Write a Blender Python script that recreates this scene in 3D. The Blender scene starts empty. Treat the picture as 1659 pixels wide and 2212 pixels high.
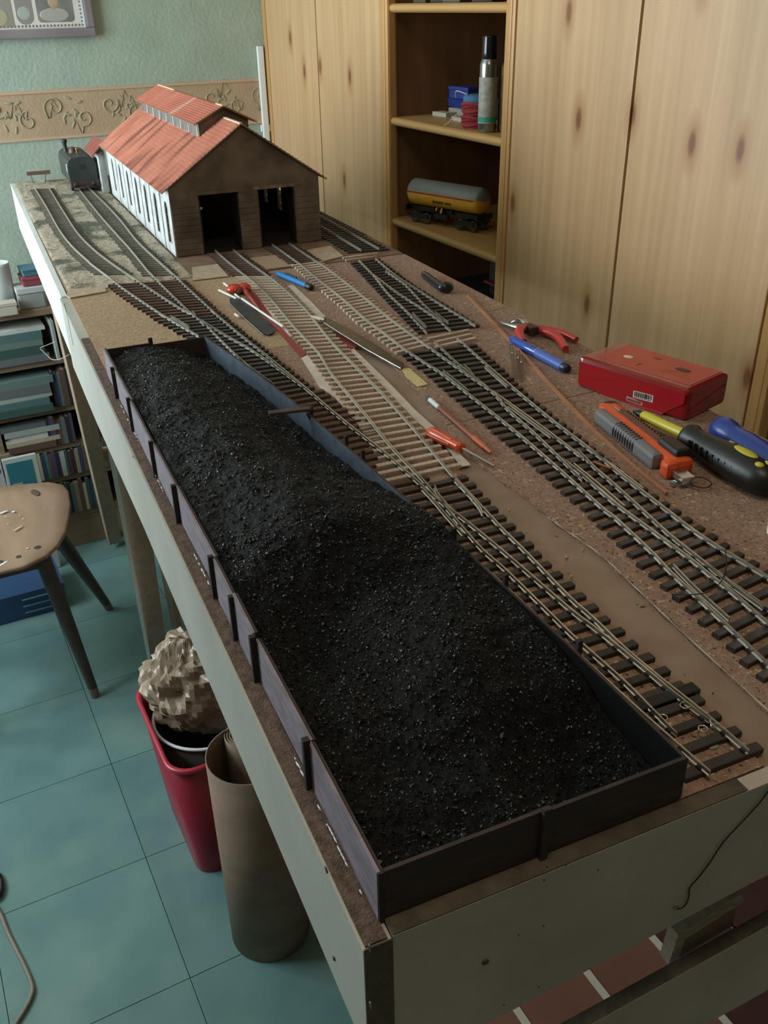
import bpy, bmesh, math, random
from mathutils import Vector, Matrix, noise
random.seed(7)
S = bpy.context.scene
COL = S.collection
# ------------------------------------------------------------ camera
F = 1962.46
MC = ((0.883388, -0.468324, -0.01728), (-0.243333, -0.426857, -0.870966), (0.400519, 0.773606, -0.491039))
CAMZ = 1.55
cd = bpy.data.cameras.new('camera'); cam = bpy.data.objects.new('camera', cd); COL.objects.link(cam)
cd.sensor_fit = 'VERTICAL'; cd.sensor_height = 36.0; cd.lens = F / 2212 * 36.0; cd.clip_start = .02
R3 = Matrix([[MC[0][i], -MC[1][i], -MC[2][i]] for i in range(3)])
cam.matrix_world = Matrix.Translation((0, 0, CAMZ)) @ R3.to_4x4()
S.camera = cam
# ------------------------------------------------------------ light: one big window on the left, grey daylight outside
S.view_settings.view_transform = 'Standard'; S.view_settings.look = 'None'
S.view_settings.gamma = 1; S.view_settings.use_curve_mapping = False
S.view_settings.exposure = 0.85
try: S.cycles.use_denoising = True
except Exception: pass
w = bpy.data.worlds.new('world'); S.world = w; w.use_nodes = True
bg = w.node_tree.nodes['Background']; bg.inputs[0].default_value = (.80, .92, 1, 1); bg.inputs[1].default_value = 2.0
WIN = (-1.0, 1.52, 2.80, .95, 2.30)      # x, y0, y1, z0, z1 of the window opening in the left wall
def area(name, loc, rot, sx, sy, power, col):
    l = bpy.data.lights.new(name, 'AREA'); l.shape = 'RECTANGLE'; l.size = sx; l.size_y = sy
    l.energy = power; l.color = col
    o = bpy.data.objects.new(name, l); COL.objects.link(o); o.location = loc; o.rotation_euler = rot
    return o
area('window_daylight', (WIN[0] - .10, (WIN[1] + WIN[2]) / 2, (WIN[3] + WIN[4]) / 2), (0, -math.pi / 2, 0),
     WIN[4] - WIN[3] - .06, WIN[2] - WIN[1] - .06, 27, (.84, .95, 1))
area('overhead_fill_light', (.1, .2, 2.50), (0, 0, 0), .35, .35, 3.0, (1, .80, .58))  # added warm fill from overhead, no lamp fitting hangs here
# ------------------------------------------------------------ pixel -> place helpers (photo frame 1659x2212)
def ray(px, py):
    a = (px - 829.5, py - 1106, F)
    return Vector([sum(MC[k][i] * a[k] for k in range(3)) for i in range(3)])
ZB = 1.16                                 # height of the layout's cork surface
def at(px, py, z):
    r = ray(px, py); t = (z - CAMZ) / r.z
    return Vector((r.x * t, r.y * t, z))
def atX(px, py, X):
    r = ray(px, py); t = X / r.x; return Vector((X, r.y * t, CAMZ + r.z * t))
def atY(px, py, Y):
    r = ray(px, py); t = Y / r.y; return Vector((r.x * t, Y, CAMZ + r.z * t))
TH = -4.1 * math.pi / 180
UX = Vector((math.cos(TH), math.sin(TH), 0)); VX = Vector((-math.sin(TH), math.cos(TH), 0)); O0 = Vector((.123, .258, 0))
def B(u, v, z=0): return O0 + UX * u + VX * v + Vector((0, 0, ZB + z))
def UV(p): d = p - O0; return d.dot(UX), d.dot(VX)
def uv(px, py, z=0): return UV(at(px, py, ZB + z))
def lerp(a, b, t): return a + (b - a) * t
def interp(pts, v, key=1, val=0):
    P_ = sorted(pts, key=lambda q: q[key])
    if v <= P_[0][key]: a, b = P_[0], P_[1]
    elif v >= P_[-1][key]: a, b = P_[-2], P_[-1]
    else:
        for a, b in zip(P_, P_[1:]):
            if a[key] <= v <= b[key]: break
    t = (v - a[key]) / max(1e-9, b[key] - a[key])
    return lerp(a[val], b[val], t)
# ------------------------------------------------------------ mesh builder
class MB:
    def __init__(s): s.v = []; s.f = []; s.sm = []
    def add(s, vs, fs, smooth=False):
        n = len(s.v); s.v += [Vector(q) for q in vs]
        s.f += [tuple(i + n for i in q) for q in fs]; s.sm += [smooth] * len(fs); return s
    def box(s, a, b, R=None, o=None):
        xs = (a[0], b[0]); ys = (a[1], b[1]); zs = (a[2], b[2])
        vs = [Vector((x, y, z)) for z in zs for y in ys for x in xs]
        if R: vs = [R @ q for q in vs]
        if o: vs = [q + Vector(o) for q in vs]
        return s.add(vs, [(0, 2, 3, 1), (4, 5, 7, 6), (0, 1, 5, 4), (2, 6, 7, 3), (0, 4, 6, 2), (1, 3, 7, 5)])
    def bbox(s, c, d, R=None, e=.1):              # bevelled box centred at c, size d, chamfer e of smallest side
        h = [q / 2 for q in d]; k = min(h) * e * 2
        bm = bmesh.new(); bmesh.ops.create_cube(bm, size=1)
        for q in bm.verts: q.co = Vector((q.co.x * d[0], q.co.y * d[1], q.co.z * d[2]))
        bmesh.ops.bevel(bm, geom=bm.edges[:], offset=k, segments=2, affect='EDGES', profile=.6)
        bm.verts.ensure_lookup_table()
        R = R or Matrix.Identity(3)
        s.add([R @ q.co + Vector(c) for q in bm.verts], [[q.index for q in f.verts] for f in bm.faces])
        bm.free(); return s
    def bar(s, p, q, wd, h, up=(0, 0, 1), e=0):    # bar from p to q, width wd (sideways), height h (along up), centred
        p = Vector(p); q = Vector(q); d = q - p; L = d.length; x = d / L
        y = Vector(up).cross(x).normalized(); z = x.cross(y)
        R = Matrix((x, y, z)).transposed()
        if e: return s.bbox((p + q) / 2, (L, wd, h), R, e)
        return s.box((-L / 2, -wd / 2, -h / 2), (L / 2, wd / 2, h / 2), R, (p + q) / 2)
    def tube(s, pts, r, n=8, cap=True):
        pts = [Vector(q) for q in pts]; rs = r if isinstance(r, (list, tuple)) else [r] * len(pts)
        base = len(s.v); ref = None; vs = []
        for i, c in enumerate(pts):
            d = (pts[min(i + 1, len(pts) - 1)] - pts[max(i - 1, 0)]).normalized()
            if ref is None: ref = Vector((0, 0, 1)) if abs(d.z) < .9 else Vector((1, 0, 0))
            a = ref.cross(d).normalized(); b = d.cross(a); ref = b
            vs += [c + (a * math.cos(t) + b * math.sin(t)) * rs[i] for t in [2 * math.pi * k / n for k in range(n)]]
        fs = [(i * n + k, i * n + (k + 1) % n, (i + 1) * n + (k + 1) % n, (i + 1) * n + k) for i in range(len(pts) - 1) for k in range(n)]
        s.add(vs, fs, True)
        if cap:
            s.add([vs[k] for k in range(n)], [tuple(reversed(range(n)))]); m = (len(pts) - 1) * n
            s.add([vs[m + k] for k in range(n)], [tuple(range(n))])
        return s
    def lathe(s, prof, p=(0, 0, 0), axis=(0, 0, 1), n=24, sc=(1, 1), smooth=True):   # prof [(r, t)...] along axis from p
        ax = Vector(axis).normalized(); rf = Vector((0, 0, 1)) if abs(ax.z) < .9 else Vector((1, 0, 0))
        a = rf.cross(ax).normalized(); b = ax.cross(a); p = Vector(p); vs = []
        for r, t in prof:
            vs += [p + ax * t + (a * math.cos(q) * sc[0] + b * math.sin(q) * sc[1]) * r for q in [2 * math.pi * k / n for k in range(n)]]
        fs = [(i * n + k, i * n + (k + 1) % n, (i + 1) * n + (k + 1) % n, (i + 1) * n + k) for i in range(len(prof) - 1) for k in range(n)]
        s.add(vs, fs, smooth)
        if prof[0][0] > 1e-5: s.add(vs[:n], [tuple(reversed(range(n)))])
        if prof[-1][0] > 1e-5: s.add(vs[-n:], [tuple(range(n))])
        return s
    def prism(s, pts, z0, z1):                     # world xy polygon between two heights
        n = len(pts); A = sum(pts[i][0] * pts[(i + 1) % n][1] - pts[(i + 1) % n][0] * pts[i][1] for i in range(n))
        if A < 0: pts = list(reversed(pts))
        vs = [(q[0], q[1], z0) for q in pts] + [(q[0], q[1], z1) for q in pts]
        return s.add(vs, [tuple(reversed(range(n))), tuple(range(n, 2 * n))] + [(i, (i + 1) % n, n + (i + 1) % n, n + i) for i in range(n)])
    def plate(s, pts, nrm):                        # planar 3d polygon extruded along nrm
        n = len(pts); pts = [Vector(q) for q in pts]; nrm = Vector(nrm)
        nn = Vector((0, 0, 0))
        for i in range(n): nn += pts[i].cross(pts[(i + 1) % n])
        if nn.dot(nrm) < 0: pts.reverse()
        return s.add(pts + [q + nrm for q in pts], [tuple(reversed(range(n))), tuple(range(n, 2 * n))] + [(i, (i + 1) % n, n + (i + 1) % n, n + i) for i in range(n)])
    def ell(s, c, r, R=None, n=16, m=10):
        vs = [];
        for i in range(m + 1):
            t = math.pi * i / m
            for k in range(n):
                q = Vector((r[0] * math.sin(t) * math.cos(2 * math.pi * k / n), r[1] * math.sin(t) * math.sin(2 * math.pi * k / n), r[2] * math.cos(t)))
                vs.append((R @ q if R else q) + Vector(c))
        return s.add(vs, [(i * n + k, (i + 1) * n + k, (i + 1) * n + (k + 1) % n, i * n + (k + 1) % n) for i in range(m) for k in range(n)], True)
    def mesh(s, name, inv=None):
        me = bpy.data.meshes.new(name)
        me.from_pydata([tuple(inv @ q) if inv else tuple(q) for q in s.v], [], s.f)
        me.polygons.foreach_set('use_smooth', s.sm); me.update(); return me
WM = {}                                   # world frame of each thing, inherited by its parts
def put(name, mb, mat, parent=None, kind=None, label=None):
    wm = WM.get(parent.name, Matrix.Identity(4)) if parent else None
    inv = wm.inverted() if parent else None
    me = mb.mesh(name, inv); me.materials.append(mat)
    o = bpy.data.objects.new(name, me); COL.objects.link(o)
    if parent: o.parent = parent; WM[o.name] = wm
    if kind: o['kind'] = kind
    if label: o['label'] = label
    return o
def thing(name, label, cat, loc=(0, 0, 0), rz=0, group=None):
    o = bpy.data.objects.new(name, None); COL.objects.link(o); o.empty_display_size = .01
    o.matrix_world = Matrix.Translation(Vector(loc)) @ Matrix.Rotation(rz, 4, 'Z')
    WM[o.name] = o.matrix_world.copy()
    o['label'] = label; o['category'] = cat
    if group: o['group'] = group
    return o
def tag(o, label, cat, group=None, kind=None):
    o['label'] = label; o['category'] = cat
    if group: o['group'] = group
    if kind: o['kind'] = kind
    return o
def smooth(pts, n=6):
    out = []
    for i in range(len(pts) - 1):
        p0 = pts[max(i - 1, 0)]; p1 = pts[i]; p2 = pts[i + 1]; p3 = pts[min(i + 2, len(pts) - 1)]
        for k in range(n):
            t = k / n
            out.append(tuple(.5 * (2 * b + (c - a) * t + (2 * a - 5 * b + 4 * c - d) * t * t + (3 * b - a - 3 * c + d) * t ** 3) for a, b, c, d in zip(p0, p1, p2, p3)))
    out.append(tuple(pts[-1])); return out
# ------------------------------------------------------------ materials
def srgb(c):
    if isinstance(c, str): c = tuple(int(c[i:i + 2], 16) / 255 for i in (0, 2, 4))
    return tuple((q / 12.92 if q <= .04045 else ((q + .055) / 1.055) ** 2.4) for q in c) + (1,)
MATS = {}
def mat(name, col, rough=.6, metal=0, col2=None, scale=40, bump=0, bscale=None, stretch=(1, 1, 1), coords='pos', rnd=0, detail=4, ramp=(.35, .65), spec=None, trans=0, alpha=1, coat=0):
    if name in MATS: return MATS[name]
    m = bpy.data.materials.new(name); m.use_nodes = True; MATS[name] = m
    nt = m.node_tree; N = nt.nodes; L = nt.links; bs = N['Principled BSDF']
    c1 = srgb(col); bs.inputs['Base Color'].default_value = c1
    bs.inputs['Roughness'].default_value = rough; bs.inputs['Metallic'].default_value = metal
    if spec is not None: bs.inputs['Specular IOR Level'].default_value = spec
    if trans: bs.inputs['Transmission Weight'].default_value = trans
    if coat: bs.inputs['Coat Weight'].default_value = coat
    if alpha < 1: bs.inputs['Alpha'].default_value = alpha
    if col2 or bump or rnd:
        if coords == 'pos': src = N.new('ShaderNodeNewGeometry').outputs['Position']
        else: src = N.new('ShaderNodeTexCoord').outputs['Object']
        mp = N.new('ShaderNodeMapping'); mp.inputs['Scale'].default_value = stretch; L.new(src, mp.inputs[0])
        col_out = None
        if col2:
            nz = N.new('ShaderNodeTexNoise'); nz.inputs['Scale'].default_value = scale; nz.inputs['Detail'].default_value = detail
            L.new(mp.outputs[0], nz.inputs['Vector'])
            rp = N.new('ShaderNodeValToRGB'); rp.color_ramp.elements[0].color = c1; rp.color_ramp.elements[1].color = srgb(col2)
            rp.color_ramp.elements[0].position, rp.color_ramp.elements[1].position = ramp
            L.new(nz.outputs[0], rp.inputs[0]); col_out = rp.outputs[0]
        if rnd:
            oi = N.new('ShaderNodeObjectInfo'); hs = N.new('ShaderNodeHueSaturation'); mr = N.new('ShaderNodeMapRange')
            mr.inputs[3].default_value = 1 - rnd; mr.inputs[4].default_value = 1 + rnd
            L.new(oi.outputs['Random'], mr.inputs[0]); L.new(mr.outputs[0], hs.inputs['Value'])
            if col_out: L.new(col_out, hs.inputs['Color'])
            else: hs.inputs['Color'].default_value = c1
            col_out = hs.outputs[0]
        if col_out: L.new(col_out, bs.inputs['Base Color'])
        if bump:
            nb = N.new('ShaderNodeTexNoise'); nb.inputs['Scale'].default_value = bscale or scale * 2; nb.inputs['Detail'].default_value = 5
            L.new(mp.outputs[0], nb.inputs['Vector'])
            bp = N.new('ShaderNodeBump'); bp.inputs['Strength'].default_value = bump; bp.inputs['Distance'].default_value = .002
            L.new(nb.outputs[0], bp.inputs['Height']); L.new(bp.outputs[0], bs.inputs['Normal'])
    return m
def layered(m, fac_fn, col, new_rough=None):      # mixes a second colour by a factor socket returned by fac_fn(nt, pos)
    nt = m.node_tree; N = nt.nodes; L = nt.links; bs = N['Principled BSDF']
    pos = N.new('ShaderNodeNewGeometry').outputs['Position']
    fac = fac_fn(nt, pos)
    mx = N.new('ShaderNodeMix'); mx.data_type = 'RGBA'; L.new(fac, mx.inputs[0])
    lk = bs.inputs['Base Color'].links
    if lk: L.new(lk[0].from_socket, mx.inputs[6])
    else: mx.inputs[6].default_value = bs.inputs['Base Color'].default_value
    mx.inputs[7].default_value = srgb(col); L.new(mx.outputs[2], bs.inputs['Base Color'])
    return m
def specks(scale, thr, stretch=(1, 1, 1), kind='noise', soft=.03):
    def fn(nt, pos):
        N = nt.nodes; L = nt.links; mp = N.new('ShaderNodeMapping'); mp.inputs['Scale'].default_value = stretch; L.new(pos, mp.inputs[0])
        if kind == 'noise':
            t = N.new('ShaderNodeTexNoise'); t.inputs['Detail'].default_value = 3; t.inputs['Scale'].default_value = scale; out = t.outputs[0]
        else:
            t = N.new('ShaderNodeTexVoronoi'); t.inputs['Scale'].default_value = scale; out = t.outputs['Distance']; t.voronoi_dimensions = '2D'
        if kind == 'noise': L.new(mp.outputs[0], t.inputs['Vector'])
        else:
            sp = N.new('ShaderNodeSeparateXYZ'); cm = N.new('ShaderNodeCombineXYZ'); L.new(mp.outputs[0], sp.inputs[0])
            L.new(sp.outputs[1], cm.inputs[0]); L.new(sp.outputs[2], cm.inputs[1]); L.new(cm.outputs[0], t.inputs['Vector'])
        r = N.new('ShaderNodeMapRange')
        if kind == 'noise': r.inputs[1].default_value = thr; r.inputs[2].default_value = thr + soft
        else: r.inputs[1].default_value = thr + soft; r.inputs[2].default_value = thr
        L.new(out, r.inputs[0]); return r.outputs[0]
    return fn
def pine(name, base, dark, along='z', knots=True, seed=0):
    m = mat(name, base, .42, 0, dark, 3.0, .05, 160, {'z': (14, 14, .55), 'y': (14, .55, 14), 'x': (.55, 14, 14)}[along], ramp=(.3, .75), detail=5)
    nt = m.node_tree; N = nt.nodes; L = nt.links
    def stave(nt, pos):                            # glued staves, each its own tone
        sx = N.new('ShaderNodeSeparateXYZ'); L.new(pos, sx.inputs[0])
        ax = {'z': 'Y', 'y': 'Z', 'x': 'Z'}[along]
        mu = N.new('ShaderNodeMath'); mu.operation = 'MULTIPLY'; mu.inputs[1].default_value = 19.0; L.new(sx.outputs[ax], mu.inputs[0])
        fl = N.new('ShaderNodeMath'); fl.operation = 'FLOOR'; L.new(mu.outputs[0], fl.inputs[0])
        wn = N.new('ShaderNodeTexWhiteNoise'); wn.noise_dimensions = '1D'; L.new(fl.outputs[0], wn.inputs['W'])
        r = N.new('ShaderNodeMapRange'); r.inputs[3].default_value = 0; r.inputs[4].default_value = .45; L.new(wn.outputs[0], r.inputs[0]); return r.outputs[0]
    layered(m, stave, dark)
    if knots:
        st = {'z': (0, 1, .40), 'y': (1, .42, 0), 'x': (.42, 1, 0)}[along]
        layered(m, specks(6.6, .05, st, 'vor', .10), 'A97E54')
        layered(m, specks(6.6, .030, st, 'vor', .035), '7C5030')
    return m
M_ = {}
cork = mat('cork', 'A98A76', .9, 0, '8A6C5A', 260, .9, 900, ramp=(.3, .7)); layered(cork, specks(300, .62), '4A372E'); layered(cork, specks(230, .64, (1, 1, 1.1)), 'CBB196')
corkl = mat('cork_pale', 'B79C7C', .9, 0, '9A7F63', 240, .9, 800, ramp=(.3, .7)); layered(corkl, specks(380, .66), '6B5643'); layered(corkl, specks(280, .64, (1, 1.1, 1)), 'D6C394')
ply = mat('plywood', 'A78A6E', .7, 0, '96795F', 18, .1, 200, (1, 6, 1))
bareply = mat('glue_stained_plywood', '8F7B6C', .45, 0, '826C5C', 26, .15, 300); layered(bareply, specks(130, .70), '33271F')
greypaint = mat('grey_painted_board', 'B4B4AA', .55, 0, 'A8A89D', 9, .12, 220, (1, 1, 1))
whitepaint = mat('white_painted_board', 'DCE2DE', .45, 0, 'CBD2CE', 9, .12, 220); 
endgrain = mat('dark_end_grain', '5E554A', .8, 0, '4C443B', 120, .3, 500)
stripmat = mat('stained_board_edge', '574F43', .8, 0, '3F392F', 60, .4, 300)
brownedge = mat('glue_brown_edge', '6E5B4E', .85, 0, '4B3C34', 150, .8, 600)
sleeper_d = mat('sleeper_black_brown', '2E2724', .55, 0, '3C322C', 60, .3, 500, (1, 1, 1), 'obj', .25)
sleeper_m = mat('sleeper_brown', '5E4739', .75, 0, '4A372C', 90, .4, 500, (1, 1, 1), 'obj', .2)
sleeper_l = mat('sleeper_pale_wood', 'C6B4A4', .7, 0, 'AC9A8A', 60, .3, 400, (1, 1, 1), 'obj', .12)
railm = mat('nickel_rail', 'D3D0C6', .26, .75, 'BFBBB0', 70)
chairm = mat('black_plastic', '17181A', .4)
rust = mat('weathered_rail', 'B0ADA0', .4, .6)
coal = mat('coal', '040405', .55, 0, '08090A', 300, .9, 1100, spec=.22)
coalc = mat('coal_lump', '050608', .25, 0, '0C0F12', 500, .3, 900, spec=.62)
binwood = mat('bin_timber', '3A2C2A', .7, 0, '2A201F', 40, .25, 500, (1, 1, 6))
binpale = mat('bin_timber_outside', '8F8490', .6, 0, '776C76', 50, .3, 500, (1, 1, 5))
binblue = mat('bin_inside_blue_grey', '4B5866', .7, 0, '3A4550', 60, .2, 400)
postm = mat('bin_post_dark', '241F20', .7)
steel = mat('bright_steel', 'C8CCCF', .18, 1); dsteel = mat('dull_steel', '6F6A62', .35, .8, '5A554E', 30)
blackp = mat('black_rubber', '161716', .42); 
teal = mat('teal_vinyl', '6C8E8B', .36, 0, '5C8080', 7, .04, 300, (1, 1, 1), 'pos', .10); layered(teal, specks(3.2, .55, soft=.2), '7F9C95')
wallg = mat('green_wall', 'A5B5A6', .85, 0, '9BAC9C', 10, .8, 95)
bandm = mat('border_band', 'B8A184', .8, 0, 'AE967A', 12, .6, 120)
bandline = mat('border_scroll_relief', '9E9A82', .7); bandedge = mat('border_edge', 'C0A58A', .8)
pine_r = pine('pine_door', 'CBA87F', 'B08C63'); pine_f = pine('pine_frame', 'C99C66', 'AD8148', knots=False); pine_s = pine('pine_shelf', 'C79E66', 'AD8550', 'y', False)
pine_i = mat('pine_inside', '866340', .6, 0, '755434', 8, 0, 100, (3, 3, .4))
trestle = mat('pale_trestle_wood', 'A08E78', .65, 0, '93816B', 14, .1, 200, (6, 6, .5))
def flat(name, c, r=.5, m=0, **k): return mat(name, c, r, m, **k)
# ------------------------------------------------------------ room
def struct(name, mb, m, parent=None):
    return put(name, mb, m, parent, None if parent else 'structure')
X0, X1, Y0, Y1, ZC = -1.0, 1.75, -1.6, 2.95, 2.6
floor = struct('floor', MB().box((X0 - .3, Y0 - .1, -.05), (X1 + .1, Y1 + .1, -.004)), flat('floor_screed', '2F3B3A', .9))
T = .305; tx0 = .1448; ty0 = 1.0865
TJ = [None]
tm = MB().bbox((0, 0, -.002), (T - .0013, T - .0013, .004), e=.12).mesh('floor_tile'); tm.materials.append(teal)
for i in range(-4, 6):
    for j in range(-9, 7):
        x = tx0 + (i + .5) * T; y = ty0 + (j + .5) * T
        if x < X0 + .02 or y > Y1 or x > X1: continue
        o = bpy.data.objects.new('floor_tile', tm); COL.objects.link(o); o.parent = floor; o.location = (x, y, 0)
struct('wall_back', MB().box((X0 - .1, Y1, 0), (X1 + .1, Y1 + .08, ZC)), wallg)
wb = bpy.data.objects['wall_back']
struct('border_strip', MB().box((X0, Y1 - .0015, 1.222), (X1, Y1, 1.338)), bandm, wb)
e = MB()
for z in (1.2145, 1.3365): e.box((X0, Y1 - .004, z), (X1, Y1, z + .008))
struct('border_moulding', e, bandedge, wb)
def scroll(cx, cz, s, fl, k):
    mb = MB(); Yq = Y1 - .0025
    pts = [(cx + fl * s * (.10 + .055 * t) * math.cos(t * 1.0 + k) * .55, Yq, cz + s * (.10 + .055 * t) * math.sin(t * 1.0 + k) * .55) for t in [q * .35 for q in range(22)]]
    mb.tube(pts, [.0012 + .0009 * math.sin(math.pi * i / 21) for i in range(22)], 6)
    tail = pts[-1]
    mb.tube([(tail[0] + fl * s * .12 * q, Yq, tail[2] - s * .25 * math.sin(q * 2.2)) for q in (0, .5, 1, 1.6, 2.2, 2.8)], [.0018, .0016, .0013, .001, .0008, .0005], 6)
    for q in range(4):
        a = k + q * 1.3; c = Vector((cx + fl * s * (.25 + .14 * q), Yq, cz + s * .22 * math.sin(a * 2 + q)))
        Rm = Matrix.Rotation(a, 3, 'Y'); mb.ell(c, (.011, .001, .0035), Rm, 10, 6)
    return struct('border_scroll', mb, bandline, wb)
for i in range(16):
    scroll(.10 + i * .078, 1.28 + (.018 if i % 2 else -.014), .085 + .02 * ((i * 7) % 3) / 2, 1 if i % 2 else -1, i * 1.7)
mb = MB(); x, ya, yb, za, zb = WIN
mb.box((x - .12, Y0, 0), (x, ya, ZC)); mb.box((x - .12, yb, 0), (x, Y1, ZC)); mb.box((x - .12, ya, 0), (x, yb, za)); mb.box((x - .12, ya, zb), (x, yb, ZC))
struct('wall_left', mb, wallg)
wf = MB()
for a, b_ in (((x - .07, ya, za), (x - .02, ya + .05, zb)), ((x - .07, yb - .05, za), (x - .02, yb, zb)), ((x - .07, ya, za), (x - .02, yb, za + .05)), ((x - .07, ya, zb - .05), (x - .02, yb, zb)), ((x - .07, (ya + yb) / 2 - .03, za), (x - .02, (ya + yb) / 2 + .03, zb))): wf.box(a, b_)
wf.box((x - .12, ya - .03, za - .03), (x + .03, yb + .03, za))
struct('window_1', wf, flat('white_window_paint', 'E4E6E2', .4))
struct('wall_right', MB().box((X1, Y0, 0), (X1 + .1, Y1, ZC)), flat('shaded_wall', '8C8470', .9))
struct('wall_front', MB().box((X0, Y0 - .1, 0), (X1, Y0, ZC)), flat('cream_wall', 'DAD2C4', .9))
struct('ceiling', MB().box((X0 - .1, Y0 - .1, ZC), (X1 + .1, Y1 + .1, ZC + .08)), flat('white_ceiling', 'CFCBC0', .9))
t = thing('wall_trim_strip', 'narrow white upright strip on the green wall beside the pine wardrobe', 'trim', (1.128, 2.94, 0))
put('strip', MB().bbox((1.126, 2.942, .95), (.02, .012, .966), e=.2), flat('white_strip', 'E6EAE6', .35), t)
put('bracket', MB().bbox((1.126, 2.944, 1.2), (.03, .010, .02), e=.1), flat('white_strip', 'E6EAE6', .35), t)
# ------------------------------------------------------------ pine wardrobe run
XC = 1.146; XB = 1.55; ZT = 2.3
wr = thing('pine_wardrobe', 'tall knotty pine wardrobe run with plain doors and an open shelf bay', 'wardrobe', (XC, 1.9, 0))
car = MB(); fr = MB()
for y in (.905, 1.634, 2.160, 2.935): car.box((XC + .022, y - .009, .0), (XB, y + .009, ZT))
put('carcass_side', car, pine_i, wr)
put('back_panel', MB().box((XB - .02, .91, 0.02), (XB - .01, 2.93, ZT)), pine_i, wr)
put('top_panel', MB().box((XC, .9, ZT), (XB, 2.94, ZT + .02)), pine_s, wr)
put('plinth', MB().box((XC + .02, .9, 0), (XC + .04, 2.94, .06)), pine_f, wr)
def stile(y0, y1, x0=XC - .004):
    mb = MB(); n = 6; yy = (y0 + y1) / 2; wd = y1 - y0
    mb.bbox((x0 + .014, yy, ZT / 2 + .03), (.026, wd, ZT - .06), e=.22)
    mb.bbox((x0 + .003, yy, ZT / 2 + .03), (.008, wd * .45, ZT - .06), e=.45)
    put('door_frame_stile', mb, pine_f, wr)
stile(1.624, 1.657); stile(2.142, 2.184); stile(.899, .931); stile(2.925, 2.95)
for y0, y1 in ((.936, 1.275), (1.281, 1.622), (2.187, 2.556), (2.562, 2.924)):
    d = put('door', MB().bbox((XC + .009, (y0 + y1) / 2, ZT / 2 + .03), (.018, y1 - y0, ZT - .062), e=.12), pine_r, wr)
    k = put('knob', MB().lathe([(.006, 0), (.005, .010), (.014, .016), (.015, .022), (.009, .028), (0, .029)], (XC, y1 - .04 if y0 < 1.2 or 2.1 < y0 < 2.5 else y0 + .04, 1.02 if False else 1.95), (-1, 0, 0), 16), pine_f, d)
for zt in (1.542, 1.297, 1.0555, .80, .5, .2, 1.80, 2.05):
    mb = MB(); mb.box((XC + .012, 1.6445, zt - .018), (XB - .02, 2.150, zt))
    mb.lathe([(.0085, 0), (.0085, .505)], (XC + .012, 1.645, zt - .009), (0, 1, 0), 12)
    put('shelf', mb, pine_s, wr)
t = thing('shelf_support_strip', 'pale grey metal strip standing upright at the back of the bay behind the tank wagon', 'metal strip', (1.40, 2.26, 1.0555))
p = atX(960, 400, 1.42); put('strip', MB().bbox((1.42, p.y, 1.16), (.006, .026, .207), e=.2), flat('grey_metal_strip', '8E9187', .5, .3), t)
put('hook', MB().bbox((1.412, p.y, 1.245), (.012, .014, .02), e=.2), flat('grey_metal_strip', '8E9187', .5, .3), t)
# ---- things on the shelves
def lab(o, **k): return o
S1, S2, S3, S4 = 1.542, 1.297, 1.0555, .80
red_m = flat('dark_red_plastic', '8E2A2C', .4)
def simple_box(name, label, cat, c, d, m, rz=0, lid=None, group=None, lidmat=None, e=.12):
    t = thing(name, label, cat, (c[0], c[1], c[2]), rz, group)
    R = Matrix.Rotation(rz, 3, 'Z')
    hb = d[2] * (.72 if lid else 1)
    put('body', MB().bbox((c[0], c[1], c[2] + hb / 2), (d[0], d[1], hb), R, e), m, t)
    if lid: put('lid', MB().bbox((c[0], c[1], c[2] + hb + d[2] * .14), (d[0] * 1.04, d[1] * 1.04, d[2] * .27), R, e), lidmat or m, t)
    return t
def spray(c, r, h, capm, bodym, label, band=None):
    t = thing('spray_can', label, 'spray can', c)
    put('can_body', MB().lathe([(r * .9, 0), (r, .003), (r, h * .70), (r * .97, h * .72), (r * .80, h * .76), (r * .78, h * .765)], c, (0, 0, 1), 28), steel if bodym is None else bodym, t)
    put('cap', MB().lathe([(r * .83, h * .765), (r * .84, h * .77), (r * .80, h * .985), (r * .74, h), (0, h)], c, (0, 0, 1), 28), capm, t)
    if band:
        put('label_sleeve', MB().lathe([(r + .0004, h * .10), (r + .0004, h * .58)], c, (0, 0, 1), 28), flat('pale_can_label', 'A9A79C', .6, col2='8D8B80', scale=90), t, label='pale printed paper label')
        put('colour_band', MB().lathe([(r + .0008, h * .115), (r + .0008, h * .17)], c, (0, 0, 1), 28), flat('green_band', '2F8F79', .5), t, label='green band')
    return t
spray((1.184, 1.768, S2), .0195, .186, flat('black_cap', '141917', .15), mat('satin_alu', '9A9D9B', .25, .9), 'slim silver aerosol can with black cap and green band on the middle shelf', True)
spray((1.232, 1.746, S2), .030, .178, flat('black_cap', '141917', .15), flat('brown_can', '6B5A38', .5, col2='5A4A2C', scale=60), 'brown aerosol can with a wide black cap tucked behind the silver one')
t = thing('yarn_ball', 'squat wound bundle of dark red yarn with a blue band on the middle shelf', 'yarn', (1.200, 1.855, S2))
mb = MB()
for i in range(11):
    z = S2 + .004 + i * .0046; r = .030 + .0035 * math.sin(i * 2.1)
    mb.tube([(1.206 + r * math.cos(a) * .9, 1.845 + r * math.sin(a), z + .002 * math.sin(a * 3 + i)) for a in [q * math.pi / 10 for q in range(21)]], .0042, 6)
mb.lathe([(.026, 0), (.027, .05), (.02, .054), (0, .054)], (1.206, 1.845, S2 + .001))
put('winding', mb, flat('red_yarn', '9C3437', .9, col2='7A2428', scale=300, bump=.5, bscale=800), t)
put('band', MB().lathe([(.0285, .052), (.030, .056), (.029, .066), (.02, .068), (0, .068)], (1.206, 1.845, S2)), flat('blue_yarn', '3E6C92', .8), t)
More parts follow.
